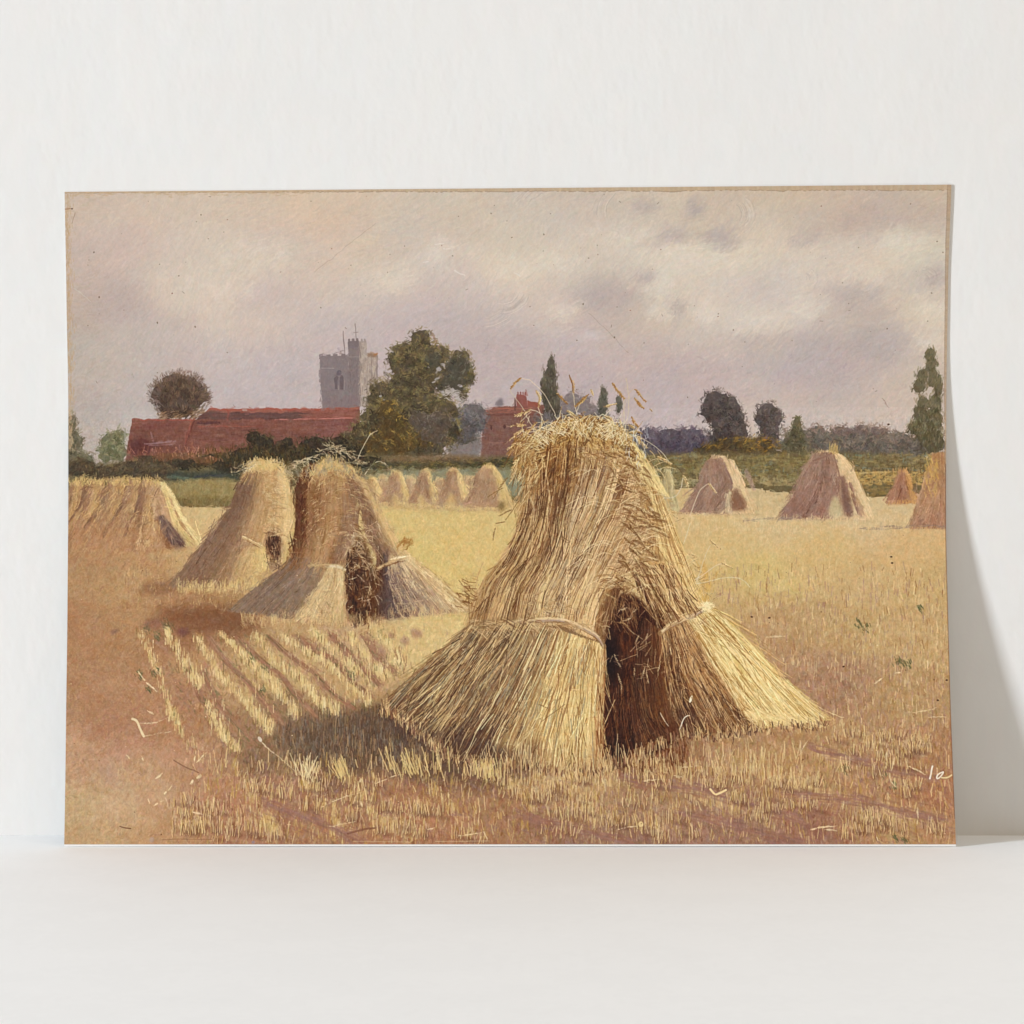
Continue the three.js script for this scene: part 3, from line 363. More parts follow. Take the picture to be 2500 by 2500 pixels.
// ---- small stooks in the distance
function bundle(Lp, Rp, n, colour, o = {}) {
  const { len = [0.12, 0.4], w = [1.2, 2.6], a = [0.5, 0.95], wob = 2.4, t0 = 0, t1 = 1, j = 9, clump = 1, rag = 0.24 } = o, key = Math.floor(R() * 900), fr = Math.max(4, Math.hypot(Lp[Lp.length - 1][0] - Rp[Rp.length - 1][0], Lp[Lp.length - 1][1] - Rp[Rp.length - 1][1]) / 13);
  for (let k = 0; k < n; k++) {
    const s = clamp(R() + gs() * 0.03, -0.04, 1.04), l = rr(...len), ta = lerp(t0, t1, R()) - l / 2, tb = Math.min(t1 + 0.05 * R(), ta + l), tA = Math.max(t0 - 0.03 * R(), ta), p = [], ds = gs() * (R() < 0.2 ? 0.45 : 0.1), ox = gs() * wob, oy = gs() * wob;
    for (let i = 0; i <= 5; i++) { const t = lerp(tA, tb, i / 5), u = along(Lp, t), v = along(Rp, t), q = s + ds * (t - tA); p.push([lerp(u[0], v[0], q) + ox, lerp(u[1], v[1], q) + oy]); }
    let light = 0; if (R() < rag) { const r = gs() * 0.34, m = p[R() < 0.5 ? 0 : 5], co = Math.cos(r), si = Math.sin(r), f = rr(0.5, 0.9); for (const q of p) { const x = (q[0] - m[0]) * f, y = (q[1] - m[1]) * f; q[0] = m[0] + x * co - y * si; q[1] = m[1] + x * si + y * co; } light = R() < 0.55 ? rr(8, 30) : -rr(10, 40); }
    const tm = (tA + tb) / 2, cl = light + clump * (9 * vnoise(s * fr, tm * 2.2, key) + 9 * vnoise(s * fr * 0.35, tm * 3.2, key + 1) + 6 * vnoise(p[2][0] / 9, p[2][1] / 22, key + 2)), c = jit(colour(s, tm, p[2][0], p[2][1]), j, j * 0.45);
    line(p, rr(...w), [c[0] + cl, c[1] + cl * 0.95, c[2] + cl * 0.8], rr(...a));
  }
}
// loosen what is painted so far: strokes that carry nearby colour along the forms
function loosen(n, y0, y1, wid, len, spread, j, alpha, x0 = X0, x1 = X1) {
  const img = ctx.getImageData(0, 0, CW, CH).data;
  const px = (x, y) => (clamp(Math.round((y - Y0) * S), 0, CH - 1) * CW + clamp(Math.round((x - X0) * S), 0, CW - 1)) * 4;
  const lum = (x, y) => { const o = px(x, y); return img[o] + img[o + 1] + img[o + 2]; };
  for (let k = 0; k < n; k++) {
    const x = rr(x0, x1), y = rr(y0, y1); let gxx = 0, gyy = 0, gxy = 0;
    for (let i = 0; i < 5; i++) { const ax = x + gs() * 7, ay = y + gs() * 7, gx = lum(ax + 4, ay) - lum(ax - 4, ay), gy = lum(ax, ay + 4) - lum(ax, ay - 4); gxx += gx * gx; gyy += gy * gy; gxy += gx * gy; }
    const th = 0.5 * Math.atan2(2 * gxy, gxx - gyy) + 1.5708 + gs() * 0.3, L = rr(...len), o = px(x + gs() * spread, y + gs() * spread), b = gs() * 0.5;
    line([[x - Math.cos(th) * L, y - Math.sin(th) * L], [x, y], [x + Math.cos(th + b) * L, y + Math.sin(th + b) * L]], rr(...wid), jit([img[o], img[o + 1], img[o + 2]], j, j * 0.5), rr(...alpha));
  }
}
const under = (Lp, Rp, c, a = 1, blur = 2) => { const p = []; for (let i = 0; i <= 12; i++) p.push(along(Lp, i / 12)); for (let i = 12; i >= 0; i--) p.push(along(Rp, i / 12)); fill(p, c, a, blur, true); };
function farStook(x, top, y, wl, wr, shade, lit, door) {
  if (y < 1260 && x < 1300) { wl *= 1.18; wr *= 1.14; }
  const L = [[x - wl * 0.16, top], [x - wl * 0.42, lerp(top, y, 0.22)], [x - wl * 0.62, lerp(top, y, 0.55)], [x - wl, y]], Rr = [[x + wr * 0.16, top + 1], [x + wr * 0.42, lerp(top, y, 0.22)], [x + wr * 0.64, lerp(top, y, 0.55)], [x + wr, y]];
  under(L, Rr, mix(shade, lit, 0.2), 0.9, 3);
  const h = y - top, n = Math.round((wl + wr) * h / 14);
  bundle(L, Rr, n, (s, t) => s > 0.62 ? mix(shade, lit, smooth(0.62, 0.85, s)) : mix(shade, lit, 0.25 * smooth(0.4, 0, t)), { w: [1.3, 2.8], len: [0.1, 0.3], j: 7 });
  if (door) { fill([[x + door[0] - 14, y], [x + door[0] - 6, y - door[1]], [x + door[0] + 6, y - door[1]], [x + door[0] + 16, y]], door[2], 0.7, 3); }
  for (let k = 0; k < 16; k++) { const q = x + gs() * 16; seg(q, top + 5, q + gs() * 4, top - rr(0, 6), 2, jit(lit, 9), 0.6); }
  for (let k = 0; k < n / 4; k++) { const q = rr(x - wl, x + wr), z = y + gs() * 3; seg(q, z, q + gs(), z - rr(2, 7), 1.5, jit(lit, 10), 0.5); }
}
const fl = [216, 182, 116], fs = [170, 132, 98];
fill([[905, 1240], [1260, 1246], [1260, 1262], [905, 1254]], [188, 150, 102], 0.6, 4);
for (const x of [938, 1006, 1076, 1152]) farStook(x, 1176 + gs() * 5, 1240, 34, 34, [186, 152, 112], [212, 180, 122]);
farStook(908, 1174, 1244, 26, 30, [190, 152, 100], fl); farStook(971, 1165, 1244, 42, 34, fs, fl, [-4, 26, [212, 178, 112]]); farStook(1041, 1158, 1246, 40, 36, fs, fl, [-12, 30, [216, 182, 116]]); farStook(1110, 1158, 1250, 38, 44, fs, fl, [-6, 34, [218, 184, 112]]); farStook(1196, 1150, 1256, 62, 56, fs, fl); fill([[1216, 1256], [1222, 1236], [1232, 1236], [1238, 1256]], [112, 92, 52], 0.8, 3);
const ms = [154, 119, 97], ml = [220, 186, 136];
farStook(2212, 1164, 1244, 42, 40, [164, 114, 86], [206, 150, 84]);
farStook(1636, 1160, 1262, 20, 26, [186, 164, 116], [208, 188, 134]);
farStook(1759, 1130, 1268, 92, 84, ms, ml); bundle([[1730, 1140], [1712, 1190], [1688, 1230], [1664, 1266]], [[1768, 1134], [1790, 1190], [1786, 1230], [1776, 1266]], 700, () => ms, { w: [1.4, 2.8], len: [0.1, 0.3], j: 7 });
fill([[1792, 1206], [1806, 1204], [1836, 1262], [1786, 1262]], [128, 84, 62], 0.85, 3); bundle([[1776, 1216], [1774, 1264]], [[1788, 1210], [1790, 1264]], 60, () => [206, 178, 136]); bundle([[1780, 1136], [1806, 1190], [1838, 1268]], [[1796, 1140], [1822, 1196], [1858, 1272]], 130, () => ml); seg(1826, 1166, 1846, 1210, 10, [170, 140, 128], 0.6);
farStook(2022, 1118, 1282, 118, 106, ms, ml); bundle([[1990, 1126], [1972, 1180], [1944, 1230], [1904, 1278]], [[2036, 1122], [2054, 1180], [2052, 1230], [2040, 1280]], 1100, (s, t) => mix(ms, [150, 100, 86], t * 0.5), { w: [1.4, 3], len: [0.1, 0.3], j: 6 });
fill([[2054, 1178], [2068, 1176], [2092, 1270], [2078, 1280], [2064, 1270]], [122, 86, 72], 0.9, 3); fill([[2024, 1278], [2034, 1240], [2042, 1226], [2052, 1230], [2066, 1272], [2056, 1280]], [204, 184, 134], 0.85, 3); bundle([[2078, 1196], [2100, 1270]], [[2096, 1190], [2126, 1276]], 160, (s) => mix([150, 108, 88], ml, s)); bundle([[2044, 1124], [2064, 1150], [2090, 1200], [2124, 1276]], [[2056, 1126], [2080, 1150], [2106, 1200], [2140, 1280]], 240, () => ml);
for (let k = 0; k < 34; k++) { const x = 2038 + gs() * 11; seg(x, 1120 + gs() * 6, x + gs() * 6 + 2, 1100 + gs() * 10, 1.6, jit([200, 164, 92], 12), 0.5); } line([[1990, 1140], [2010, 1136], [2034, 1122]], 4, [138, 92, 74], 0.7);
farStook(2306, 1126, 1306, 80, 60, [174, 130, 96], [206, 158, 96]); bundle([[2282, 1126], [2276, 1200], [2250, 1260], [2226, 1306]], [[2320, 1120], [2320, 1306]], 700, (s, t) => mix([182, 136, 90], [174, 126, 96], t), { w: [1.6, 3], len: [0.1, 0.25], j: 8 }); for (let k = 0; k < 60; k++) { const x = rr(2262, 2296), y = rr(1120, 1220); seg(x, y, x + 3, y + 12, 3, jit([210, 164, 80], 12), 0.5); }
for (const [x0, y0, x1, y1] of [[1815, 1286, 1915, 1281], [2090, 1306, 2310, 1300], [1890, 1284, 1940, 1280], [2130, 1298, 2316, 1304]]) for (let k = 0; k < 26; k++) { const t = R(), x = lerp(x0, x1, t), y = lerp(y0, y1, t) + gs() * 3; seg(x, y, x + rr(8, 26), y + gs() * 1.5, 1.5, [142, 118, 104], 0.5); }
for (let k = 0; k < 420; k++) { const x = rr(1640, 2240), y = rr(1276, 1320); seg(x, y, x + gs(), y - rr(4, 14), 1.6, jit([226, 196, 142], 9), 0.5); }

loosen(26000, 850, 2062, [2.2, 5], [3, 8], 4, 8, [0.3, 0.6]);
between.forEach((p) => { for (let k = 0; k < 120; k++) { const t = R() * 0.9, a = along(p, t), b = along(p, t + rr(0.05, 0.12)), o = gs() * 6; line([[a[0] + o, a[1]], [b[0] + o + gs() * 3, b[1] + gs() * 3]], rr(2, 4.4), jit(R() < 0.1 ? [112, 102, 62] : R() < 0.5 ? [158, 110, 80] : [172, 126, 92], 12), 0.5); } row(p, 9, 16, 8, 20, 22, [222, 190, 128], 0.02); });
rows.forEach((p, i) => { row(p, 8, 13, 10, 26, i < 1 ? 70 : 190, [222, 190, 124], 0.02); for (let k = 0; k < 40; k++) { const m = along(p, R()), x = m[0] + gs() * 26, y = m[1] + gs() * 16; seg(x, y, x + gs() * 3, y - rr(6, 18), rr(1.4, 2.8), jit(R() < 0.3 ? [122, 106, 62] : [150, 102, 70], 12), 0.55); } });
for (let k = 0; k < 1100; k++) { const y = rr(1860, 2062), x = rr(480, 2310), h = rr(8, 34); seg(x, y, x + gs() * 7, y - h, rr(1.4, 3), jit(R() < 0.5 ? [224, 190, 126] : R() < 0.5 ? [142, 96, 66] : [186, 144, 66], 14), rr(0.4, 0.8)); }
for (let k = 0; k < 700; k++) { const x = rr(1740, 2312), y = rr(1400, 1860), h = rr(6, 26); if (x < 1780 + (y - 1490) * 0.95) continue; seg(x, y, x + gs() * 4, y - h, rr(1.4, 3), jit(R() < 0.45 ? [228, 196, 138] : R() < 0.5 ? [156, 108, 66] : [172, 130, 112], 12), rr(0.35, 0.7)); }
for (let k = 0; k < 420; k++) { const x = rr(300, 640), y = rr(1380, 1500), h = rr(5, 18); if (x > 400 + (1500 - y) * 1.4 && y < 1450) continue; seg(x, y, x + gs() * 3, y - h, rr(1.2, 2.2), jit(R() < 0.6 ? [214, 176, 116] : [150, 104, 72], 12), rr(0.3, 0.7)); }
for (const p of [[[1250, 1990], [1420, 2030], [1560, 2062]], [[1500, 1900], [1700, 1935], [1960, 2010]], [[1640, 1985], [1800, 2020], [1960, 2060]], [[1960, 1830], [2100, 1870], [2300, 1910]], [[1900, 1940], [2080, 1960], [2300, 2010]], [[640, 1960], [760, 2000], [900, 2060]]]) for (let k = 0; k < 150; k++) { const t = R() * 0.92, a = along(p, t), b = along(p, t + 0.07), o = gs() * 12; line([[a[0], a[1] + o], [b[0], b[1] + o + gs() * 3]], rr(2.4, 5.5), jit(R() < 0.5 ? [152, 108, 96] : [160, 110, 84], 12), 0.38); }
// ---- ears of corn
function ear(x, y, x2, y2, c = [190, 140, 66], w = 1) {
  const n = 7, bend = gs() * 0.22, mx = (x + x2) / 2 - (y2 - y) * bend, my = (y + y2) / 2 + (x2 - x) * bend, P = (t) => [(1 - t) * (1 - t) * x + 2 * t * (1 - t) * mx + t * t * x2, (1 - t) * (1 - t) * y + 2 * t * (1 - t) * my + t * t * y2];
  const L = Math.hypot(x2 - x, y2 - y) / n; line([P(0), P(0.5), P(0.96)], 2.2 * w, mix(c, [92, 56, 26], 0.6), 0.85);
  for (let i = 0; i < n; i++) { const t = (i + 0.5) / n, a = P(t), b = P(t + 0.05), th = Math.atan2(b[1] - a[1], b[0] - a[0]), f = (1 - Math.abs(t - 0.45)) * w; for (const s of [-1, 1]) { if (R() < 0.18) continue; ell(a[0] - Math.sin(th) * s * 1.6 * f, a[1] + Math.cos(th) * s * 1.6 * f, L * rr(0.5, 0.75), 1.35 * f, jit(s < 0 ? mix(c, [246, 222, 160], rr(0.2, 0.6)) : mix(c, [120, 78, 36], rr(0, 0.4)), 12), rr(0.7, 1), th + s * 0.4); } }
  if (R() < 0.5) { const e = P(1); seg(e[0], e[1], e[0] + (x2 - x) * 0.25 + gs() * 2, e[1] + (y2 - y) * 0.25 + gs() * 2, 0.9, mix(c, [240, 220, 170], 0.5), 0.6); }
}
function wisps(n, fn, c1, c2, w = 2) { for (let k = 0; k < n; k++) { const [x, y, th, L] = fn(), c = jit(mix(c1, c2, R()), 10); line([[x, y], [x + Math.cos(th) * L * 0.5, y + Math.sin(th) * L * 0.5 - L * 0.12], [x + Math.cos(th) * L, y + Math.sin(th) * L + L * 0.1]], w * rr(0.5, 1.2), c, rr(0.45, 0.9)); } }
const stem = (p, c = [222, 206, 170], w = 1.7, a = 0.9) => line(p, w, c, a);
function tuftOfEars(n, fn, c1, c2) { for (let k = 0; k < n; k++) { const [x, y, th, L] = fn(); const c = mix(c1, c2, R()); const x2 = x + Math.cos(th) * L, y2 = y + Math.sin(th) * L; stem([[x - Math.cos(th + 0.5) * L * 1.3, y - Math.sin(th + 0.5) * L * 1.3], [x - Math.cos(th + 0.2) * L * 0.5, y - Math.sin(th + 0.2) * L * 0.5], [x, y]], mix(c, [232, 214, 170], 0.5), 1.3, 0.7); ear(x, y, x2, y2, c, rr(0.6, 0.95)); } }

// ---- far-left row of stooks
{
  const top = [[160, 1188], [240, 1184], [330, 1178], [386, 1182]];
  fill([[160, 1190], [200, 1180], [330, 1174], [395, 1184], [420, 1215], [450, 1270], [490, 1342], [440, 1352], [300, 1360], [160, 1380]], [184, 140, 92], 1, 4);
  const sheaves = [[[170, 1190], [190, 1180], [100, 1330]], [[215, 1186], [245, 1180], [150, 1350]], [[262, 1182], [300, 1178], [205, 1345]], [[310, 1180], [350, 1178], [255, 1350]], [[345, 1182], [388, 1184], [310, 1356]]];
  for (const [a, b, e] of sheaves) bundle([a, [a[0] - 8, 1240], [lerp(a[0], e[0], 0.6), 1300], e], [b, [b[0] - 4, 1240], [lerp(b[0], e[0] + 90, 0.5), 1300], [e[0] + 90, 1354]], 620, (s, t) => mix(mix([154, 114, 82], [200, 158, 96], clamp(smooth(0.1, 0.8, s) + 0.35 * vnoise(s * 5, t * 5, 91))), [182, 132, 88], t * 0.75), { w: [1.3, 3], len: [0.15, 0.4] });
  bundle([[352, 1184], [370, 1230], [376, 1290], [360, 1350]], [[398, 1190], [420, 1240], [446, 1300], [486, 1344]], 700, (s, t) => s > 0.72 ? [218, 186, 118] : mix([190, 148, 104], [176, 134, 98], t), { w: [1.3, 2.6], len: [0.1, 0.35] });
  fill([[384, 1264], [396, 1270], [430, 1300], [458, 1340], [440, 1352], [410, 1340], [392, 1310]], [118, 88, 76], 0.8, 5); bundle([[386, 1270], [404, 1335]], [[400, 1266], [456, 1345]], 200, (s) => mix([98, 74, 68], [152, 116, 90], R()), { w: [1.3, 2.6], len: [0.2, 0.5] });
  bundle([[376, 1276], [386, 1310], [408, 1350]], [[388, 1280], [394, 1310], [424, 1352]], 60, () => [150, 98, 60]); bundle([[340, 1290], [330, 1352]], [[380, 1276], [392, 1354]], 180, () => [210, 170, 116], { len: [0.1, 0.3] });
  for (const [x, d] of [[206, 14], [256, 18], [306, 14], [345, 9]]) for (let k = 0; k < 34; k++) { const y = 1172 + R() * d; seg(x + gs() * (d - (y - 1172)) * 0.7, y, x + gs() * 4, y + rr(3, 9), rr(2, 4), jit([108, 88, 56], 10), 0.55); }
  for (const [x, e] of [[206, 130], [256, 185], [306, 240], [345, 295]]) for (let k = 0; k < 60; k++) { const p = [[x, 1192], [x - 10, 1240], [lerp(x, e, 0.6), 1290], [e, 1335]], t = R() * 0.75, o = gs() * 5; line([0, 1, 2].map((i) => { const m = along(p, t + i * 0.07); return [m[0] + o, m[1]]; }), rr(1.8, 4), jit([128, 90, 66], 12), 0.42); }
  wisps(260, () => [rr(170, 400), rr(1180, 1290), 2.2 + gs() * 0.5, rr(10, 30)], [140, 100, 70], [222, 182, 116], 2.2);
  for (let k = 0; k < 240; k++) { const x = rr(164, 390), y = 1186 + gs() * 9; seg(x, y, x + gs() * 4, y - rr(3, 14), 1.8, jit([212, 176, 104], 12), 0.7); }
  bundle([[390, 1186], [414, 1215], [440, 1270], [486, 1342]], [[396, 1186], [422, 1215], [450, 1270], [498, 1344]], 150, () => [226, 198, 132], { w: [1.2, 2] });
  for (let k = 0; k < 900; k++) { const x = rr(160, 400), y = rr(1300, 1410) - (400 - x) * 0.08, L = rr(6, 20); seg(x, y, x + L * 0.5, y - L * 0.8, rr(2, 4.5), jit(mix([186, 138, 92], [172, 120, 80], R()), 12), rr(0.2, 0.5)); }
}

// ---- second stook from the left
{
  const L = [[604, 1150], [582, 1190], [562, 1245], [522, 1312], [470, 1372], [410, 1440]], M = [[660, 1140], [652, 1200], [640, 1270], [626, 1330], [615, 1390], [596, 1452]], Q = [[690, 1150], [712, 1215], [712, 1290], [700, 1340], [690, 1372], [680, 1400]];
  under(L, Q, [166, 130, 94], 1, 3); under(L, M, [156, 122, 92], 1, 3);
  bundle(L, M, 2700, (s, t) => { const c = mix([128, 94, 70], [186, 144, 94], smooth(0.2, 0.95, s)); return t > 0.62 ? mix(c, [150, 112, 82], 0.35) : t < 0.12 ? [196, 156, 100] : c; }, { w: [1.2, 2.6], len: [0.08, 0.3] });
  bundle(M, Q, 1300, (s, t) => mix([190, 146, 94], [222, 186, 122], smooth(0.2, 0.9, s) * 0.8 + 0.2 * R()), { w: [1.2, 2.6], len: [0.08, 0.26], t1: 0.8 });
  bundle([[600, 1345], [575, 1390], [555, 1448]], [[648, 1345], [650, 1390], [652, 1402]], 420, (s) => mix([186, 146, 98], [226, 192, 118], s), { w: [1.2, 2.4] });
  fill([[656, 1312], [668, 1300], [688, 1326], [694, 1352], [680, 1378], [660, 1372], [648, 1342]], [92, 54, 36], 0.8, 5); for (let k = 0; k < 130; k++) { const x = 668 + gs() * 14, y = 1340 + gs() * 30; seg(x, y, x + gs() * 4, y + rr(6, 20), rr(1.6, 3.2), jit(R() < 0.5 ? [58, 32, 24] : R() < 0.5 ? [128, 78, 44] : [88, 52, 34], 10), 0.6); }
  wisps(40, () => [rr(640, 690), rr(1295, 1380), rr(0.4, 2.2), rr(8, 24)], [150, 100, 60], [226, 194, 138], 1.8);
  line([[594, 1322], [615, 1332], [640, 1344]], 6, [204, 166, 110]); line([[594, 1320], [615, 1329], [642, 1341]], 1.6, [240, 216, 160]); line([[600, 1328], [638, 1348]], 1.6, [142, 92, 54]);
  wisps(170, () => { const y = rr(1160, 1320); return [rr(640, 700), y, rr(-0.5, 0.5), rr(8, 22)]; }, [156, 110, 66], [232, 204, 148]);
  for (let k = 0; k < 280; k++) { const x = 645 + gs() * 34, y = 1150 + gs() * 10; seg(x, y, x + gs() * 10, y - rr(4, 20), 1.8, jit([214, 180, 114], 14), 0.75); }
  tuftOfEars(22, () => { const s = R() < 0.5 ? -1 : 1; const x = 640 + s * rr(10, 70), y = 1135 + Math.abs(x - 640) * 0.25 + gs() * 8; return [x, y, s > 0 ? rr(-0.5, 0.8) : 3.14 - rr(-0.5, 0.8), rr(9, 16)]; }, [150, 130, 96], [220, 204, 168]);
  for (let k = 0; k < 300; k++) { const x = rr(430, 660), y = 1448 + gs() * 12; seg(x, y, x + gs() * 2, y - rr(6, 20), 1.7, jit([222, 188, 120], 12), 0.55); }
}

// ---- third stook
{
  const A0 = [[752, 1140], [728, 1190], [722, 1280], [712, 1370], [650, 1430], [560, 1500]], A1 = [[860, 1150], [868, 1230], [868, 1310], [838, 1390], [842, 1460], [838, 1545]];
  const B0 = [[840, 1160], [880, 1240], [892, 1310], [922, 1370], [908, 1440], [900, 1526]], B1 = [[888, 1180], [925, 1260], [962, 1320], [1000, 1368], [1070, 1425], [1160, 1500]];
  under(A0, A1, [162, 122, 84], 1, 3); under(B0, B1, [158, 122, 92], 1, 3); fill([[866, 1320], [884, 1316], [912, 1380], [930, 1510], [890, 1520], [846, 1535], [842, 1400]], [80, 46, 28], 0.9, 6);
  for (let k = 0; k < 460; k++) { const x = rr(842, 950), y = rr(1330, 1520); if (x > 880 + (y - 1330) * 0.32) continue; seg(x, y, x + gs() * 4 + 2, y + rr(6, 26), rr(1.4, 3), jit(R() < 0.4 ? [44, 24, 18] : R() < 0.6 ? [120, 70, 30] : [90, 48, 26], 8), 0.6); }
  bundle(A0, A1, 3600, (s, t) => { let c = mix([142, 96, 58], [180, 136, 88], 0.5 + 0.5 * Math.sin(s * 9 + t * 4 + 1)); if (t < 0.12) c = [190, 148, 92]; if (t < 0.55 && s < 0.17) c = [108, 64, 36]; if (t > 0.2 && t < 0.6 && s > 0.75) c = mix(c, [150, 116, 92], 0.6); if (t > 0.66) c = mix([136, 108, 86], [198, 160, 106], smooth(0.35, 1, s)); return c; }, { w: [1.2, 2.6], len: [0.07, 0.28], j: 11 });
  bundle(B0, B1, 2500, (s, t) => { if (t > 0.62) return mix(mix([98, 56, 26], [94, 72, 68], smooth(0.05, 0.25, s)), mix([146, 116, 96], [206, 168, 112], smooth(0.5, 1, s)), smooth(0.2, 0.55, s)); return mix([136, 98, 70], [214, 176, 116], smooth(0.25, 1, s)); }, { w: [1.2, 2.5], len: [0.07, 0.28], j: 11 });
  fill([[916, 1450], [960, 1450], [1010, 1510], [980, 1525], [925, 1522]], [88, 66, 62], 0.6, 6);
  bundle([[952, 1366], [950, 1440], [985, 1522]], B1.slice(3), 240, (s) => mix([206, 172, 126], [236, 208, 150], s), { t0: 0, len: [0.12, 0.3], w: [1, 1.8] });
  for (let k = 0; k < 260; k++) { const t = R(), x = lerp(858, 880, t) + gs() * 16, y = lerp(1360, 1520, t); seg(x, y, x + gs() * 5, y + rr(8, 28), rr(1.6, 3.4), jit(R() < 0.45 ? [52, 28, 20] : R() < 0.5 ? [122, 72, 32] : [84, 48, 26], 10), 0.55); }
  wisps(60, () => [rr(836, 920), rr(1300, 1460), rr(0.5, 2.4), rr(10, 30)], [120, 78, 44], [228, 196, 144], 1.9);
  bundle([[800, 1395], [770, 1450], [700, 1530]], [[836, 1395], [840, 1460], [836, 1540]], 420, (s) => mix([190, 152, 102], [226, 196, 138], R()), { w: [1.1, 2.2] });
  line([[752, 1390], [790, 1386], [838, 1394]], 5, [196, 160, 108]); line([[806, 1392], [836, 1398], [842, 1402]], 6, [216, 192, 150]); line([[925, 1398], [960, 1378], [1003, 1370]], 6, [206, 170, 116]); line([[956, 1376], [1000, 1368], [1008, 1372]], 3.4, [246, 226, 176]); line([[925, 1402], [962, 1384], [990, 1380]], 2, [134, 86, 50]);
  wisps(300, () => { const x = rr(735, 890), y = rr(1165, 1350), u = (x - 730) / 170; return [x, y, lerp(-1.0, 0.5, u) + gs() * 0.3, rr(8, 22)]; }, [130, 84, 46], [224, 190, 134]);
  wisps(90, () => [rr(850, 900), rr(1290, 1400), rr(-0.4, 0.8), rr(10, 24)], [110, 66, 36], [230, 200, 150]);
  for (let k = 0; k < 420; k++) { const x = 806 + gs() * 56, y = 1150 + Math.abs(x - 806) * 0.35 + gs() * 14; seg(x, y, x + gs() * 12, y - rr(4, 24), 1.8, jit(R() < 0.7 ? [208, 172, 108] : [150, 136, 110], 14), 0.75); }
  tuftOfEars(44, () => { const s = R() < 0.4 ? -1 : 1; const x = 806 + s * rr(0, 96), y = 1096 + Math.abs(x - 806) * 0.55 + gs() * 10; return [x, y, s > 0 ? rr(-0.6, 0.9) : 3.14 - rr(-0.6, 0.9), rr(10, 20)]; }, [146, 130, 98], [226, 210, 174]);
  stem([[876, 1130], [890, 1096], [908, 1066]]); ear(906, 1070, 924, 1060, [206, 190, 156], 0.8); stem([[892, 1168], [905, 1150], [925, 1136], [936, 1140]]); ear(930, 1138, 950, 1158, [206, 190, 156], 0.7);
  for (let k = 0; k < 46; k++) { const x = rr(845, 925), y = rr(1290, 1490), th = rr(-0.6, 2.4), L = rr(8, 24); seg(x, y, x + Math.cos(th) * L, y + Math.sin(th) * L, 1.3, jit([226, 200, 158], 12), 0.8); }
  for (let k = 0; k < 26; k++) { const x = 990 + gs() * 14, y = 1346 + gs() * 10, th = -1 + gs() * 0.8; seg(x, y, x + Math.cos(th) * 16, y + Math.sin(th) * 14, 2.2, jit([164, 112, 48], 12), 0.8); }
  for (let k = 0; k < 420; k++) { const x = rr(590, 1090), y = 1532 + gs() * 14 - (x > 950 ? 18 : 0); seg(x, y, x + gs() * 2, y - rr(6, 22), 1.6, jit(R() < 0.8 ? [224, 190, 126] : [178, 128, 90], 12), 0.5); }
}

loosen(9000, 1130, 1560, [1.6, 3.4], [4, 11], 3, 9, [0.35, 0.65], X0, 1180);
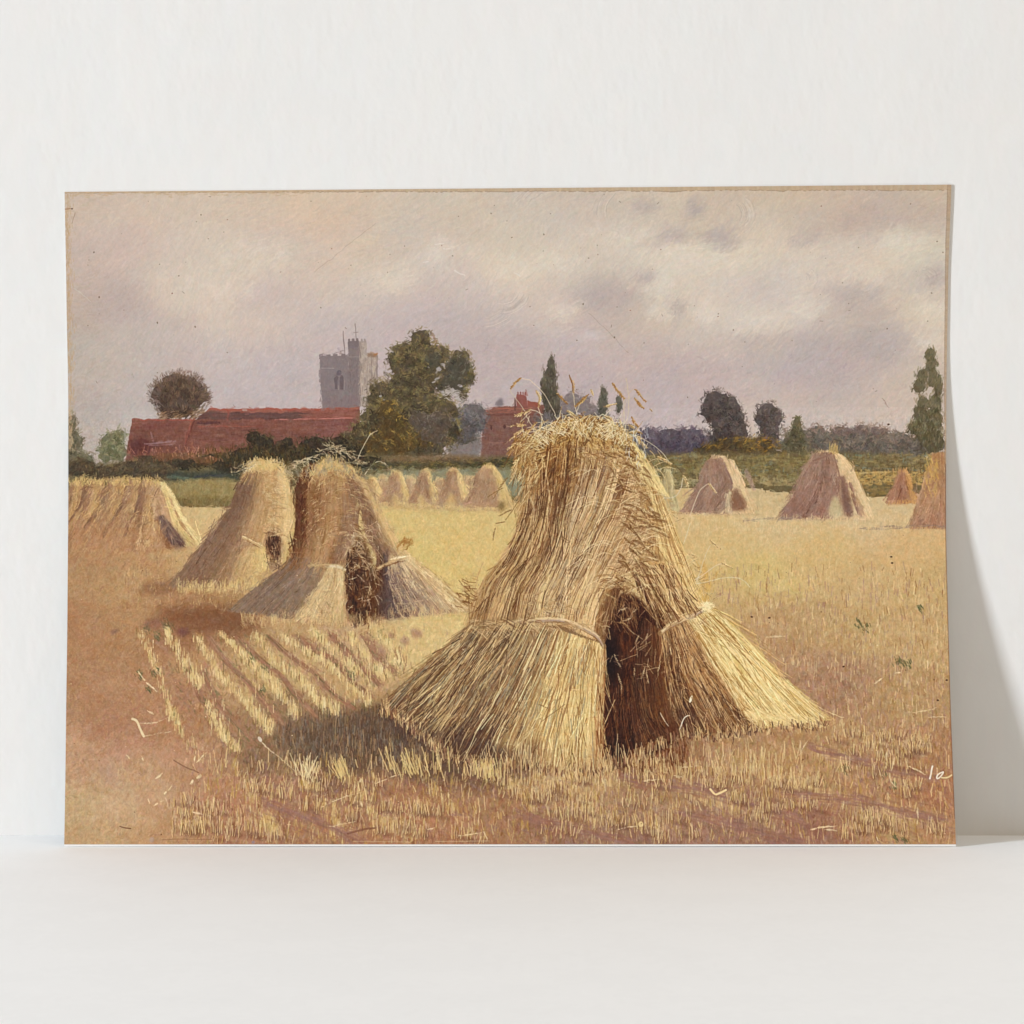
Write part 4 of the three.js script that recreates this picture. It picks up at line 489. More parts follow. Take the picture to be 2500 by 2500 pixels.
// ---- the big stook in front
{
  const A0 = [[1306, 1085], [1292, 1160], [1276, 1270], [1238, 1360], [1180, 1440], [1140, 1535]], A1 = [[1420, 1070], [1410, 1180], [1392, 1290], [1370, 1390], [1340, 1460], [1330, 1540]];
  const B0 = [[1418, 1066], [1405, 1180], [1370, 1300], [1326, 1410], [1296, 1475], [1280, 1540]], Bm = [[1536, 1120], [1496, 1250], [1446, 1350], [1406, 1430], [1380, 1490], [1366, 1536]], B1 = [[1592, 1300], [1566, 1360], [1530, 1420], [1502, 1470], [1482, 1520], [1474, 1584]];
  const C0 = [[1490, 1090], [1545, 1190], [1568, 1290], [1560, 1380], [1580, 1460], [1622, 1552]], C1 = [[1548, 1108], [1602, 1190], [1640, 1280], [1676, 1370], [1704, 1440], [1736, 1496]];
  const D0 = [[1140, 1540], [1080, 1600], [1010, 1662], [938, 1736]], Dm = [[1300, 1532], [1240, 1640], [1172, 1756], [1110, 1866]], D1 = [[1474, 1588], [1468, 1680], [1464, 1780], [1462, 1886]];
  const E0 = [[1614, 1560], [1620, 1640], [1636, 1720], [1660, 1806]], E1 = [[1738, 1494], [1820, 1575], [1920, 1680], [2014, 1768]];
  fill([[1522, 1452], [1504, 1496], [1474, 1552], [1462, 1626], [1456, 1730], [1462, 1842], [1506, 1882], [1560, 1872], [1660, 1812], [1640, 1700], [1622, 1570], [1580, 1480]], [62, 28, 16], 1, 3);
  under(A0, A1, [160, 118, 72], 1, 2); under(B0, Bm, [186, 146, 96], 1, 2); under(Bm, B1, [176, 134, 84], 1, 2); under(C0, C1, [208, 170, 108], 1, 2);
  fill([[938, 1736], [1080, 1600], [1140, 1540], [1300, 1530], [1420, 1545], [1474, 1588], [1466, 1720], [1464, 1884], [1380, 1880], [1250, 1870], [1110, 1852], [1010, 1780]], [140, 104, 66], 1, 3, true);
  fill([[1614, 1560], [1738, 1494], [1920, 1680], [2014, 1768], [1990, 1792], [1880, 1766], [1820, 1796], [1700, 1806], [1650, 1800]], [156, 112, 66], 1, 3, true);
  // hollow between the sheaves: deep browns
  for (let k = 0; k < 1500; k++) { const x = rr(1456, 1670), y = rr(1465, 1868); if (x > 1560 + (y - 1480) * 0.34 || x < 1520 - (y - 1460) * 0.6) continue; const dk = smooth(1540, 1470, x) * smooth(1820, 1560, y); seg(x, y, x + gs() * 5 + (x - 1500) * 0.03, y + rr(8, 34), rr(1.4, 3.6), jit(mix(R() < 0.5 ? [124, 66, 28] : [92, 46, 22], [36, 16, 14], clamp(dk + gs() * 0.25)), 8), 0.55); }
  spot(1490, 1620, 34, 74, [26, 12, 14], 0.9); spot(1505, 1840, 40, 40, [34, 20, 20], 0.8); spot(1512, 1500, 26, 34, [44, 18, 12], 0.8); spot(1575, 1810, 44, 30, [182, 122, 74], 0.7); spot(1600, 1740, 30, 50, [112, 62, 28], 0.5);
  // left body
  bundle(A0, A1, 4400, (s, t, x, y) => { let c = mix([152, 108, 62], [196, 154, 98], clamp(0.5 + 0.6 * Math.sin(s * 15 + t * 3) + gs() * 0.2)); if (t < 0.5) c = mix(c, [134, 84, 38], smooth(0.5, 0.2, t) * (0.6 + 0.4 * vnoise(x / 26, y / 60, 3))); if (t < 0.12) c = mix(c, [196, 148, 78], 0.6); return c; }, { w: [1.2, 2.7], len: [0.06, 0.3], j: 12 });
  for (const [x, y, rx, ry, a] of [[1350, 1180, 24, 60, 0.6], [1400, 1160, 36, 40, 0.6], [1325, 1180, 16, 60, 0.4], [1370, 1230, 16, 50, 0.5]]) spot(x, y, rx, ry, [78, 40, 22], a, 0.3);
  // lit right face
  bundle(C0, C1, 3400, (s, t) => mix(mix([190, 142, 84], [216, 174, 108], R()), [234, 200, 128], smooth(0.1, 0.7, s) * 0.85), { w: [1.2, 2.6], len: [0.06, 0.28], j: 11 });
  bundle(C0, C1, 240, () => [152, 102, 52], { w: [1, 1.7], len: [0.08, 0.24], a: [0.5, 0.8] });
  bundle([[1540, 1390], [1575, 1460], [1616, 1550]], [[1590, 1370], [1646, 1450], [1692, 1515]], 1300, (s) => mix([78, 42, 22], [206, 160, 96], clamp(s * 1.25 - 0.1 + gs() * 0.15)), { w: [1.2, 2.6], len: [0.1, 0.5], j: 15, clump: 1.8 });
  for (const [p, n, w] of [[[[1356, 1110], [1340, 1190], [1322, 1280]], 150, 16], [[[1412, 1120], [1392, 1210], [1368, 1290]], 170, 16], [[[1300, 1230], [1270, 1330], [1230, 1400]], 90, 10], [[[1440, 1240], [1400, 1340], [1366, 1420]], 70, 12]]) for (let k = 0; k < n; k++) { const t = R() * 0.8, a = along(p, t), b = along(p, t + rr(0.08, 0.3)), o = gs() * w; line([[a[0] + o, a[1]], [b[0] + o + gs() * 3, b[1]]], rr(1.4, 3.2), jit(R() < 0.7 ? [88, 50, 26] : [128, 82, 44], 10), 0.6); }
  // swept middle
  const midTone = (s, t, x, y) => { let c = mix([164, 118, 70], [212, 172, 114], clamp(0.5 + 0.5 * vnoise(x / 14, y / 40, 8) + gs() * 0.3)); c = mix(c, [138, 86, 40], smooth(1240, 1100, y) * 0.75 * (0.7 + 0.3 * vnoise(x / 20, y / 20, 19))); if (y > 1440) c = mix(c, [218, 178, 114], 0.4); return c; };
  bundle(B0, Bm, 3600, midTone, { w: [1.2, 2.9], len: [0.06, 0.3], j: 13, clump: 1.5 });
  bundle(Bm, B1, 2300, (s, t, x, y) => mix(midTone(s, t, x, y), [146, 98, 54], 0.25 * smooth(0.5, 0, t)), { w: [1.2, 2.7], len: [0.08, 0.4], j: 13, clump: 1.5 });
  for (const [x, y, rx, ry, a, r] of [[1512, 1200, 22, 44, 0.75, 0], [1526, 1236, 18, 26, 0.6, 0], [1500, 1170, 20, 26, 0.5, 0], [1420, 1170, 60, 14, 0.4, -0.5], [1600, 1370, 40, 10, 0.5, 0.4], [1560, 1350, 44, 12, 0.4, 0.2]]) spot(x, y, rx, ry, [92, 50, 26], a, r);
  bundle(B0, Bm, 300, () => [128, 118, 106], { w: [1.2, 2.2], len: [0.08, 0.2], a: [0.2, 0.45] });
  bundle(B0, Bm, 420, () => R() < 0.7 ? [230, 196, 140] : [104, 62, 36], { w: [1, 1.8], len: [0.12, 0.34], a: [0.5, 0.9] });
  bundle(Bm, B1, 300, () => R() < 0.7 ? [230, 196, 140] : [104, 62, 36], { w: [1, 1.8], len: [0.12, 0.4], a: [0.5, 0.9] });
  bundle(A0, A1, 420, () => R() < 0.55 ? [218, 182, 122] : [98, 58, 34], { w: [1, 1.7], len: [0.12, 0.34], a: [0.5, 0.85] });
  bundle([[1545, 1390], [1580, 1460], [1618, 1548]], [[1640, 1390], [1676, 1450], [1716, 1505]], 420, () => R() < 0.5 ? [226, 186, 122] : R() < 0.5 ? [96, 56, 30] : [150, 102, 58], { w: [1.1, 2.4], len: [0.12, 0.5], rag: 0.5, a: [0.5, 0.9], j: 14 });
  fill([[1522, 1456], [1536, 1470], [1566, 1510], [1596, 1552], [1580, 1562], [1530, 1510], [1506, 1498]], [62, 30, 18], 0.8, 4);
  wisps(70, () => [rr(1490, 1590), rr(1430, 1540), rr(0.2, 1.6), rr(14, 40)], [90, 50, 26], [196, 150, 92], 2);
  // crown
  for (let k = 0; k < 1500; k++) { const u = gs() * 0.9, x = 1425 + u * 90, y = 1072 + u * u * 26 + gs() * 22 + (u > 0 ? u * 16 : 0), th = -1.6 + u * 1.1 + gs() * 0.9, L = rr(6, 20); seg(x, y, x + Math.cos(th) * L, y + Math.sin(th) * L, rr(1.3, 2.8), jit(R() < 0.55 ? [190, 146, 78] : R() < 0.5 ? [146, 98, 44] : [226, 192, 122], 12), 0.75); }
  bundle([[1500, 1070], [1540, 1130], [1590, 1200]], [[1540, 1080], [1580, 1130], [1640, 1230]], 300, () => [232, 202, 132], { w: [1.2, 2.4] });
  // left skirt
  const skirt = (s, t, x, y) => {
    let c = mix([156, 118, 72], [176, 138, 90], clamp(0.5 + 0.7 * vnoise(s * 22, t * 1.6, 12)));
    c = mix(c, [154, 140, 104], 0.5 * clamp(vnoise(s * 13, t * 2, 13)));
    c = mix(c, [120, 78, 44], 0.75 * clamp(vnoise(s * 17 + 5, t * 2, 14) * 1.5));
    c = mix(c, [230, 194, 118], smooth(0.62, 0.8, s) * smooth(1.0, 0.7, t) * 0.9); if (s > 0.66) c = mix(c, [206, 168, 104], 0.4);
    if (s < 0.6) c = mix(c, [92, 62, 46], smooth(0.66, 1.0, t) * 0.7); if (s > 0.3 && s < 0.6 && t > 0.5) c = mix(c, [96, 60, 42], 0.45 * smooth(0.3, 0.45, s));
    return c; };
  bundle(D0, Dm, 3200, (s, t, x, y) => skirt(s * 0.5, t, x, y), { w: [1.2, 2.9], len: [0.1, 0.42], j: 12, clump: 1.5 });
  bundle(Dm, D1, 3600, (s, t, x, y) => skirt(0.5 + s * 0.5, t, x, y), { w: [1.2, 2.8], len: [0.1, 0.42], j: 11, clump: 1.3 });
  bundle(D0, Dm, 260, (s) => s > 2 ? [242, 214, 148] : [216, 184, 122], { w: [1, 1.8], len: [0.15, 0.4], a: [0.5, 0.9] }); bundle(Dm, D1, 260, (s) => s > 0.3 ? [242, 214, 148] : [216, 184, 122], { w: [1, 1.8], len: [0.15, 0.4], a: [0.5, 0.9] });
  bundle(D0, Dm, 280, (s) => s > 2 ? [156, 106, 54] : [92, 60, 40], { w: [1, 2.2], len: [0.12, 0.35], a: [0.4, 0.8] }); bundle(Dm, D1, 280, (s) => s > 0.3 ? [156, 106, 54] : [92, 60, 40], { w: [1, 2.2], len: [0.12, 0.35], a: [0.4, 0.8] });
  bundle(D0, Dm, 65, () => [142, 140, 118], { w: [1.6, 3.4], len: [0.12, 0.25], a: [0.35, 0.6] }); bundle(Dm, D1, 65, () => [142, 140, 118], { w: [1.6, 3.4], len: [0.12, 0.25], a: [0.35, 0.6] });
  for (const [x, y, rx, ry, a] of [[1120, 1825, 130, 40, 0.6], [1220, 1850, 90, 36, 0.6], [1000, 1790, 80, 34, 0.5], [1290, 1845, 50, 40, 0.45], [1170, 1790, 60, 40, 0.3]]) spot(x, y, rx, ry, [66, 42, 38], a, 0.3);
  for (let k = 0; k < 120; k++) { const s = rr(0.05, 0.62), u = along(D0, 1), v = along(D1, 1), x = lerp(u[0], v[0], s) + gs() * 10, y = lerp(u[1], v[1], Math.sqrt(s) * 0.9) - rr(0, 70), dx = lerp(0.8, 0.1, s), L = rr(18, 60); seg(x, y, x + L * dx, y - L * (0.5 + s * 0.6), rr(1.1, 2.2), jit(R() < 0.5 ? [214, 178, 116] : [70, 46, 38], 12), 0.75); }
  bundle([[1466, 1600], [1458, 1720], [1452, 1850]], [[1476, 1600], [1472, 1720], [1468, 1860]], 200, () => R() < 0.5 ? [214, 180, 118] : [150, 92, 46], { w: [1.1, 2.2] });
  bundle([[1566, 1520], [1552, 1620], [1540, 1740], [1530, 1842]], [[1616, 1556], [1622, 1640], [1640, 1720], [1668, 1808]], 1100, (s, t) => mix([64, 32, 18], [140, 88, 46], clamp(s * 0.9 + gs() * 0.4)), { w: [1.2, 2.6], len: [0.12, 0.45], j: 10, clump: 1.6, a: [0.4, 0.85] });
  bundle([[1500, 1690], [1496, 1770], [1500, 1850]], [[1580, 1640], [1600, 1750], [1640, 1820]], 240, () => R() < 0.5 ? [56, 28, 18] : mix([96, 52, 26], [164, 108, 60], R()), { w: [1.2, 2.4], len: [0.15, 0.5], j: 10, a: [0.35, 0.75], rag: 0.4 });
  bundle([[1484, 1440], [1462, 1500], [1450, 1570]], [[1534, 1420], [1500, 1490], [1474, 1590]], 260, (s) => mix([170, 124, 72], [92, 52, 28], clamp(s + gs() * 0.3)), { w: [1.2, 2.6], len: [0.15, 0.5], rag: 0.5 });
  wisps(46, () => [rr(1488, 1560), rr(1440, 1500), 1.6 + gs() * 0.5, rr(20, 60)], [84, 46, 24], [190, 142, 86], 2.2);
  // right skirt
  bundle(E0, E1, 4300, (s, t, x, y) => { let c = mix([112, 66, 34], [176, 124, 70], smooth(0, 0.42, s)); c = mix(c, [232, 196, 118], smooth(0.42, 0.66, s)); c = mix(c, [84, 52, 34], 0.55 * clamp(vnoise(s * 20, t * 2, 17) * 1.4) * (s < 0.55 ? 1 : 0.3)); if (s < 0.45) c = mix(c, [96, 58, 32], smooth(0.5, 1, t) * 0.5); if (t < 0.2 && s < 0.5) c = mix(c, [192, 146, 92], 0.5); return c; }, { w: [1.2, 2.7], len: [0.1, 0.4], j: 12 });
  bundle(E0, E1, 420, (s) => s > 0.5 ? [248, 222, 158] : [220, 180, 122], { w: [1, 1.8], len: [0.12, 0.36], a: [0.5, 0.95] });
  bundle(E0, E1, 340, (s) => s > 0.5 ? [160, 112, 50] : [78, 44, 28], { w: [1, 2], len: [0.12, 0.36], a: [0.4, 0.85] });
  spot(1670, 1760, 40, 44, [64, 34, 26], 0.6, 0.6); spot(1640, 1790, 50, 24, [84, 46, 28], 0.6);
  for (let k = 0; k < 130; k++) { const t = R(), x = lerp(1840, 2014, t) + gs() * 6, y = lerp(1762, 1786, t) + gs() * 10; seg(x, y, x - rr(20, 44), y - rr(10, 24), rr(1.2, 2.2), jit([238, 206, 138], 12), 0.8); }
  // bands
  const tie = (p, w) => { line(p, w, [150, 112, 70]); for (let k = 0; k < 60; k++) { const o = gs() * w * 0.36, a = R() * 0.7, q = []; for (let i = 0; i <= 4; i++) { const m = along(p, a + i * rr(0.06, 0.085)); q.push([m[0] + gs(), m[1] + o]); } line(q, rr(1.2, 2.2), jit(o < 0 ? [226, 194, 142] : R() < 0.5 ? [196, 158, 110] : [174, 146, 128], 12), 0.85); } };
  fill([[1140, 1524], [1260, 1520], [1300, 1512], [1300, 1534], [1240, 1550], [1140, 1552]], [150, 116, 74], 0.7, 3);
  tie([[1226, 1544], [1282, 1529], [1330, 1525], [1376, 1529], [1426, 1545], [1458, 1565], [1474, 1592]], 13); wisps(150, () => [rr(1130, 1300), 1540 + gs() * 12, rr(-0.5, 0.9), rr(12, 40)], [116, 78, 46], [218, 182, 124], 2.4); wisps(70, () => [rr(1300, 1470), 1536 + gs() * 8 + 0, 0.3 + gs() * 0.6, rr(8, 26)], [150, 104, 60], [236, 206, 150], 1.8);
  tie([[1612, 1560], [1636, 1540], [1660, 1528], [1700, 1512], [1728, 1494]], 12); wisps(60, () => [rr(1610, 1720), 1530 + gs() * 14, -0.5 + gs() * 0.5, rr(8, 26)], [140, 92, 50], [236, 204, 146], 1.8);
  for (let k = 0; k < 90; k++) { const x = 1728 + gs() * 12, y = 1492 + gs() * 12, th = rr(0, 6.28), L = rr(5, 16); seg(x, y, x + Math.cos(th) * L, y + Math.sin(th) * L * 0.7, rr(1.4, 2.6), jit([246, 220, 158], 14), 0.85); }
  for (let k = 0; k < 26; k++) { const x = 1726 + gs() * 14, y = 1480, L = rr(40, 110); stem([[x, y], [x + gs() * 12, y - L * 0.5], [x + gs() * 26, y - L]], jit([216, 168, 86], 14), 1.6, 0.7); }
  for (let k = 0; k < 36; k++) { const x = rr(1290, 1400), y = rr(1478, 1520); ear(x, y, x - rr(8, 22), y + gs() * 5, mix([186, 146, 88], [226, 192, 138], R()), 0.55); }
  for (let k = 0; k < 30; k++) { const x = rr(1190, 1300), y = rr(1516, 1550), L = rr(10, 30); seg(x, y, x + L, y + L * rr(0.3, 0.7), 2, jit(R() < 0.6 ? [206, 168, 112] : [104, 70, 48], 12), 0.8); }
  for (let k = 0; k < 60; k++) { const x = 1150 + gs() * 20, y = 1468 + gs() * 28, th = gs() * 0.8 + 2.6; seg(x, y, x + Math.cos(th) * 18, y - Math.sin(th) * 12, 2.2, jit(R() < 0.5 ? [130, 82, 42] : [190, 148, 92], 12), 0.75); }
  // loose straws hanging in the hollow
  for (let k = 0; k < 26; k++) { const x = rr(1470, 1600), y = rr(1490, 1650), th = rr(-1, 2.6), L = rr(12, 44); seg(x, y, x + Math.cos(th) * L, y + Math.sin(th) * L, 1.4, jit([206, 170, 118], 14), 0.75); }
  for (const [a, b, c, d] of [[1500, 1610, 1514, 1640], [1506, 1655, 1516, 1695], [1560, 1565, 1552, 1590], [1582, 1560, 1576, 1585], [1572, 1640, 1562, 1670], [1576, 1655, 1580, 1680], [1612, 1625, 1604, 1660], [1546, 1517, 1520, 1530], [1532, 1496, 1512, 1504], [1556, 1500, 1546, 1510], [1548, 1640, 1546, 1660]]) ear(a, b, c, d, [206, 176, 130], 0.7);
  ell(1686, 1718, 3.4, 9, [240, 226, 190], 0.95, 0.4); line([[1655, 1790], [1664, 1765], [1676, 1756], [1682, 1757]], 2.4, [238, 224, 196]); line([[1610, 1750], [1618, 1768], [1628, 1782]], 2, [220, 196, 160]);
  // ears drooping over the front
  for (let k = 0; k < 520; k++) { const x = 1345 + gs() * 62, y = 1135 + gs() * 46 + Math.abs(x - 1345) * 0.1, th = 1.75 + gs() * 0.35, L = rr(10, 36); seg(x, y, x + Math.cos(th) * L, y + Math.sin(th) * L, rr(1.4, 3.4), jit(R() < 0.5 ? [96, 56, 26] : R() < 0.5 ? [134, 82, 36] : [176, 122, 62], 12), 0.6); }
  wisps(240, () => { const x = rr(1262, 1340), y = rr(1066, 1150); return [x, y, 2.1 + gs() * 0.5, rr(12, 36)]; }, [112, 68, 30], [214, 168, 96], 2.6);
  for (let k = 0; k < 34; k++) { const x = rr(1256, 1330), y = rr(1076, 1180), th = 2.2 + gs() * 0.4, L = rr(20, 34); ear(x, y, x + Math.cos(th) * L, y + Math.sin(th) * L, R() < 0.4 ? [150, 100, 46] : mix([206, 164, 96], [232, 206, 150], R()), rr(0.8, 1.15)); }
  for (let k = 0; k < 22; k++) { const m = along(C1, rr(0.1, 0.95)), th = rr(-0.5, 0.7), L = rr(12, 26); stem([[m[0] - 14, m[1] + 16], [m[0], m[1]], [m[0] + 10, m[1] - 6]], [230, 204, 150], 1.3, 0.7); ear(m[0] + 8, m[1] - 5, m[0] + 8 + Math.cos(th) * L, m[1] - 5 + Math.sin(th) * L, mix([206, 162, 92], [236, 210, 152], R()), rr(0.6, 0.95)); }
  const edgeLine = [[1530, 1110], [1560, 1180], [1580, 1260], [1592, 1330], [1570, 1400], [1530, 1450]];
  wisps(420, () => { const m = along(edgeLine, R()); return [m[0] - rr(0, 90), m[1] + gs() * 18, rr(-0.5, 0.35), rr(12, 36)]; }, [120, 74, 38], [232, 200, 142], 2.2);
  for (let k = 0; k < 74; k++) { const m = along(edgeLine, R()), x = m[0] - rr(0, 60), y = m[1] + gs() * 16, th = rr(-0.35, 0.75), L = rr(18, 34); ear(x, y, x + Math.cos(th) * L, y + Math.sin(th) * L, R() < 0.4 ? [138, 90, 48] : mix([190, 144, 84], [226, 190, 130], R()), rr(0.6, 0.9)); }
  wisps(160, () => [rr(1290, 1420), rr(1090, 1200), 2.2 + gs() * 0.7, rr(10, 30)], [104, 62, 30], [214, 170, 100], 2.4);
  wisps(120, () => [rr(1400, 1530), rr(1060, 1150), 0.6 + gs() * 0.6, rr(10, 30)], [120, 76, 34], [232, 196, 128], 2.4);
  for (let k = 0; k < 64; k++) { const x = rr(1296, 1520), y = rr(1056, 1130), s = x < 1400 ? -1 : 1; const th = s > 0 ? rr(-0.2, 0.9) : 3.14 - rr(-0.2, 1.1); ear(x, y, x + Math.cos(th) * 22, y + Math.sin(th) * 16, R() < 0.3 ? [128, 82, 38] : mix([192, 146, 74], [228, 196, 132], R()), rr(0.5, 0.8)); }
  for (let k = 0; k < 40; k++) { const x = rr(1420, 1640), y = rr(1130, 1450), th = rr(-0.6, 0.8), L = rr(24, 60); stem([[x - L, y + L * 0.5], [x - L * 0.2, y - 2], [x + L * 0.5 * Math.cos(th), y + 6]], jit([236, 210, 156], 10), 1.4, 0.75); }
  loosen(9000, 1060, 1900, [1.4, 2.8], [4, 12], 2.4, 10, [0.25, 0.5], 930, 2030);
  // feet of the sheaves: ragged ends, earth and stubble against them
  for (const [p, n] of [[[[930, 1738], [1010, 1790], [1110, 1864], [1250, 1876], [1400, 1888], [1470, 1888]], 560], [[[1480, 1880], [1540, 1868], [1640, 1812], [1760, 1806], [1860, 1790], [2010, 1780]], 460]])
    for (let k = 0; k < n; k++) { const m = along(p, R()), x = m[0] + gs() * 8, y = m[1] + gs() * 12 + 4, h = rr(8, 30), dk = R(); seg(x, y, x + gs() * 5, y - h * (dk < 0.4 ? 0.5 : 1), rr(1.4, 3.2), jit(dk < 0.4 ? [92, 60, 46] : dk < 0.6 ? [146, 98, 66] : [218, 182, 120], 14), rr(0.45, 0.85)); }
  bundle([[1550, 1400], [1585, 1465], [1620, 1546]], [[1640, 1390], [1680, 1455], [1716, 1505]], 150, () => R() < 0.55 ? [232, 196, 134] : [108, 66, 36], { w: [1, 1.9], len: [0.15, 0.5], rag: 0.5, a: [0.55, 0.9], j: 12 });
  bundle(D0, Dm, 170, () => R() < 0.5 ? [222, 190, 130] : [86, 54, 36], { w: [1, 2], len: [0.12, 0.35], rag: 0.5 }); bundle(Dm, D1, 170, () => R() < 0.6 ? [244, 218, 156] : [130, 84, 44], { w: [1, 2], len: [0.12, 0.35], rag: 0.5 }); bundle(E0, E1, 170, (s) => s > 0.5 ? [248, 222, 160] : [200, 152, 92], { w: [1, 2], len: [0.12, 0.35], rag: 0.5 }); bundle(A0, A1, 130, () => R() < 0.5 ? [222, 184, 122] : [90, 54, 30], { w: [1, 2], len: [0.1, 0.3], rag: 0.5 });
  for (let k = 0; k < 620; k++) { const u = gs() * 0.95, x = 1424 + u * 78, y = 1052 + u * u * 24 + gs() * 15, side = u < 0 ? -1 : 1, th = -1.57 + u * 1.3 + gs() * 0.8, L = rr(8, 26), c = R() < 0.3 ? [112, 70, 30] : R() < 0.5 ? [176, 128, 62] : R() < 0.6 ? [216, 178, 108] : [238, 214, 156]; line([[x, y], [x + Math.cos(th) * L * 0.6, y + Math.sin(th) * L * 0.6], [x + Math.cos(th) * L + side * L * 0.35, y + Math.sin(th) * L + L * 0.3]], rr(1.3, 2.8), jit(c, 12), 0.8); }
  for (let k = 0; k < 84; k++) { const u = rr(-1.1, 1.25), x = 1424 + u * 96, y = 1052 + u * u * 42 + gs() * 26, th = 1.57 - u * 0.9 + gs() * 0.7, L = rr(18, 30), x2 = x + Math.cos(th) * L, y2 = y + Math.sin(th) * L * 0.8; seg(x + 2, y + 3, x2 + 2, y2 + 3, 5, [84, 50, 24], 0.45); ear(x, y, x2, y2, R() < 0.3 ? [156, 106, 50] : mix([204, 158, 86], [240, 214, 156], R()), rr(1, 1.35)); }
  for (let k = 0; k < 60; k++) { const m = along(edgeLine, R()), x = m[0] + rr(-70, 30), y = m[1] + gs() * 20, th = rr(0.1, 1.1), L = rr(18, 32), x2 = x + Math.cos(th) * L, y2 = y + Math.sin(th) * L; seg(x + 1, y + 3, x2 + 1, y2 + 3, 4.4, [96, 58, 30], 0.4); ear(x, y, x2, y2, R() < 0.4 ? [150, 102, 54] : mix([206, 162, 96], [240, 212, 154], R()), rr(0.85, 1.2)); }
  // single ears against the sky (stems first)
  const q = (x, y) => [1240 + x / 3.22, 900 + y / 3.22];
  for (const p of [[[380, 400], [320, 270], [200, 110], [120, 105], [92, 125]], [[290, 470], [260, 400], [240, 340]], [[560, 400], [530, 320], [518, 220]], [[920, 480], [915, 380], [920, 270]], [[890, 460], [940, 260], [985, 195], [1020, 195]], [[930, 540], [955, 380], [958, 230], [935, 115]], [[220, 545], [150, 390], [50, 250], [15, 205]], [[1020, 570], [1150, 630], [1250, 720], [1300, 800]], [[280, 400], [230, 370], [180, 360]], [[540, 420], [560, 330], [600, 290]], [[1240, 1060], [1330, 1070], [1380, 980], [1390, 900]], [[1440, 1200], [1500, 1010], [1560, 950], [1600, 945]], [[1490, 1720], [1560, 1500], [1600, 1430]], [[1480, 1700], [1600, 1620], [1700, 1570], [1780, 1620]], [[1490, 1730], [1700, 1690], [1850, 1690], [1910, 1760]], [[1390, 1420], [1420, 1330], [1440, 1260]]]) stem(p.map((k) => q(...k)), jit([214, 196, 160], 10), 1.8, 0.9);
  for (const [a, b, c, d, dk] of [[112, 105, 20, 200, 1], [232, 205, 244, 345, 0], [485, 88, 522, 232, 1], [385, 230, 482, 315, 1], [640, 238, 538, 335, 1], [820, 150, 922, 272, 1], [1010, 195, 1105, 292, 1], [1008, 260, 1085, 345, 1], [180, 358, 50, 402, 0], [150, 474, 26, 484, 0], [130, 508, 18, 600, 0], [190, 505, 100, 560, 0], [110, 610, 0, 680, 0], [165, 630, 122, 725, 1], [110, 735, 36, 850, 0], [150, 720, 190, 820, 1], [210, 730, 236, 830, 0], [270, 740, 300, 830, 0], [70, 860, 30, 900, 0], [1030, 585, 1110, 670, 0], [1190, 735, 1305, 800, 0], [980, 410, 1040, 500, 1], [970, 545, 1035, 530, 0], [1390, 880, 1425, 980, 0], [1585, 940, 1650, 1020, 0], [1600, 1390, 1660, 1450, 0], [1700, 1575, 1785, 1620, 0], [760, 330, 860, 300, 0], [780, 430, 850, 500, 0], [470, 370, 560, 420, 0], [320, 480, 440, 440, 0], [660, 205, 680, 250, 0], [1130, 350, 1140, 370, 0]]) ear(...q(a, b), ...q(c, d), dk ? [176, 124, 58] : [226, 194, 130], 1.3);
  for (let k = 0; k < 74; k++) { const u = rr(-1, 1), x0 = 1425 + u * 110, y0 = 1070 + u * u * 40 + gs() * 14, side = u < 0 ? -1 : 1, rx = rr(14, 54), ry = rr(8, 40), x1 = x0 + side * rx, y1 = y0 - ry, x2 = x1 + side * rr(8, 18), y2 = y1 + rr(4, 30); stem([[x0, y0], [x0 + side * rx * 0.5, y0 - ry * 1.1], [x1, y1]], jit([226, 208, 164], 12), 1.5, 0.8); ear(x1, y1, x2, y2, R() < 0.35 ? [160, 112, 54] : mix([206, 164, 92], [236, 212, 156], R()), rr(0.9, 1.25)); }
  wisps(150, () => { const l = R() < 0.5; return l ? [rr(1262, 1310), rr(1090, 1250), 1.9 + gs() * 0.4, rr(10, 34)] : [1545 + rr(0, 70), 1110 + rr(0, 130), 0.9 + gs() * 0.4, rr(10, 30)]; }, [150, 106, 56], [234, 204, 146], 1.8);
  for (let k = 0; k < 90; k++) { const x = rr(1270, 1580), y = rr(1030, 1080) + Math.max(0, x - 1480) * 0.5, th = -1.5 + gs() * 1.2, L = rr(10, 34); seg(x, y, x + Math.cos(th) * L, y + Math.sin(th) * L, 1.4, jit(R() < 0.6 ? [230, 214, 176] : [192, 150, 84], 12), 0.85); }
  for (let k = 0; k < 26; k++) { const x = rr(1530, 1590), y = rr(1050, 1150); seg(x, y, x + gs() * 5, y + rr(8, 24), 1.4, [204, 208, 208], 0.7); }
  for (const [a, b, c, d] of [[1262, 1170, 1250, 1200], [1240, 1180, 1205, 1232], [1228, 1205, 1190, 1226], [1252, 1256, 1220, 1272], [1212, 1300, 1206, 1330], [1236, 1285, 1212, 1290]]) ear(a, b, c, d, [150, 108, 56], 0.7);
  for (let k = 0; k < 40; k++) { const s = R(), m = along(A0, s), L = rr(14, 46); seg(m[0] + rr(-4, 8), m[1], m[0] - rr(2, 10), m[1] + L, 1.3, jit([196, 154, 92], 14), 0.7); }
  for (let k = 0; k < 26; k++) { const m = along(D0, R()), L = rr(14, 40); seg(m[0] + 6, m[1] - 3, m[0] - L, m[1] + L * 0.6, 1.4, jit([150, 104, 64], 14), 0.7); }
}

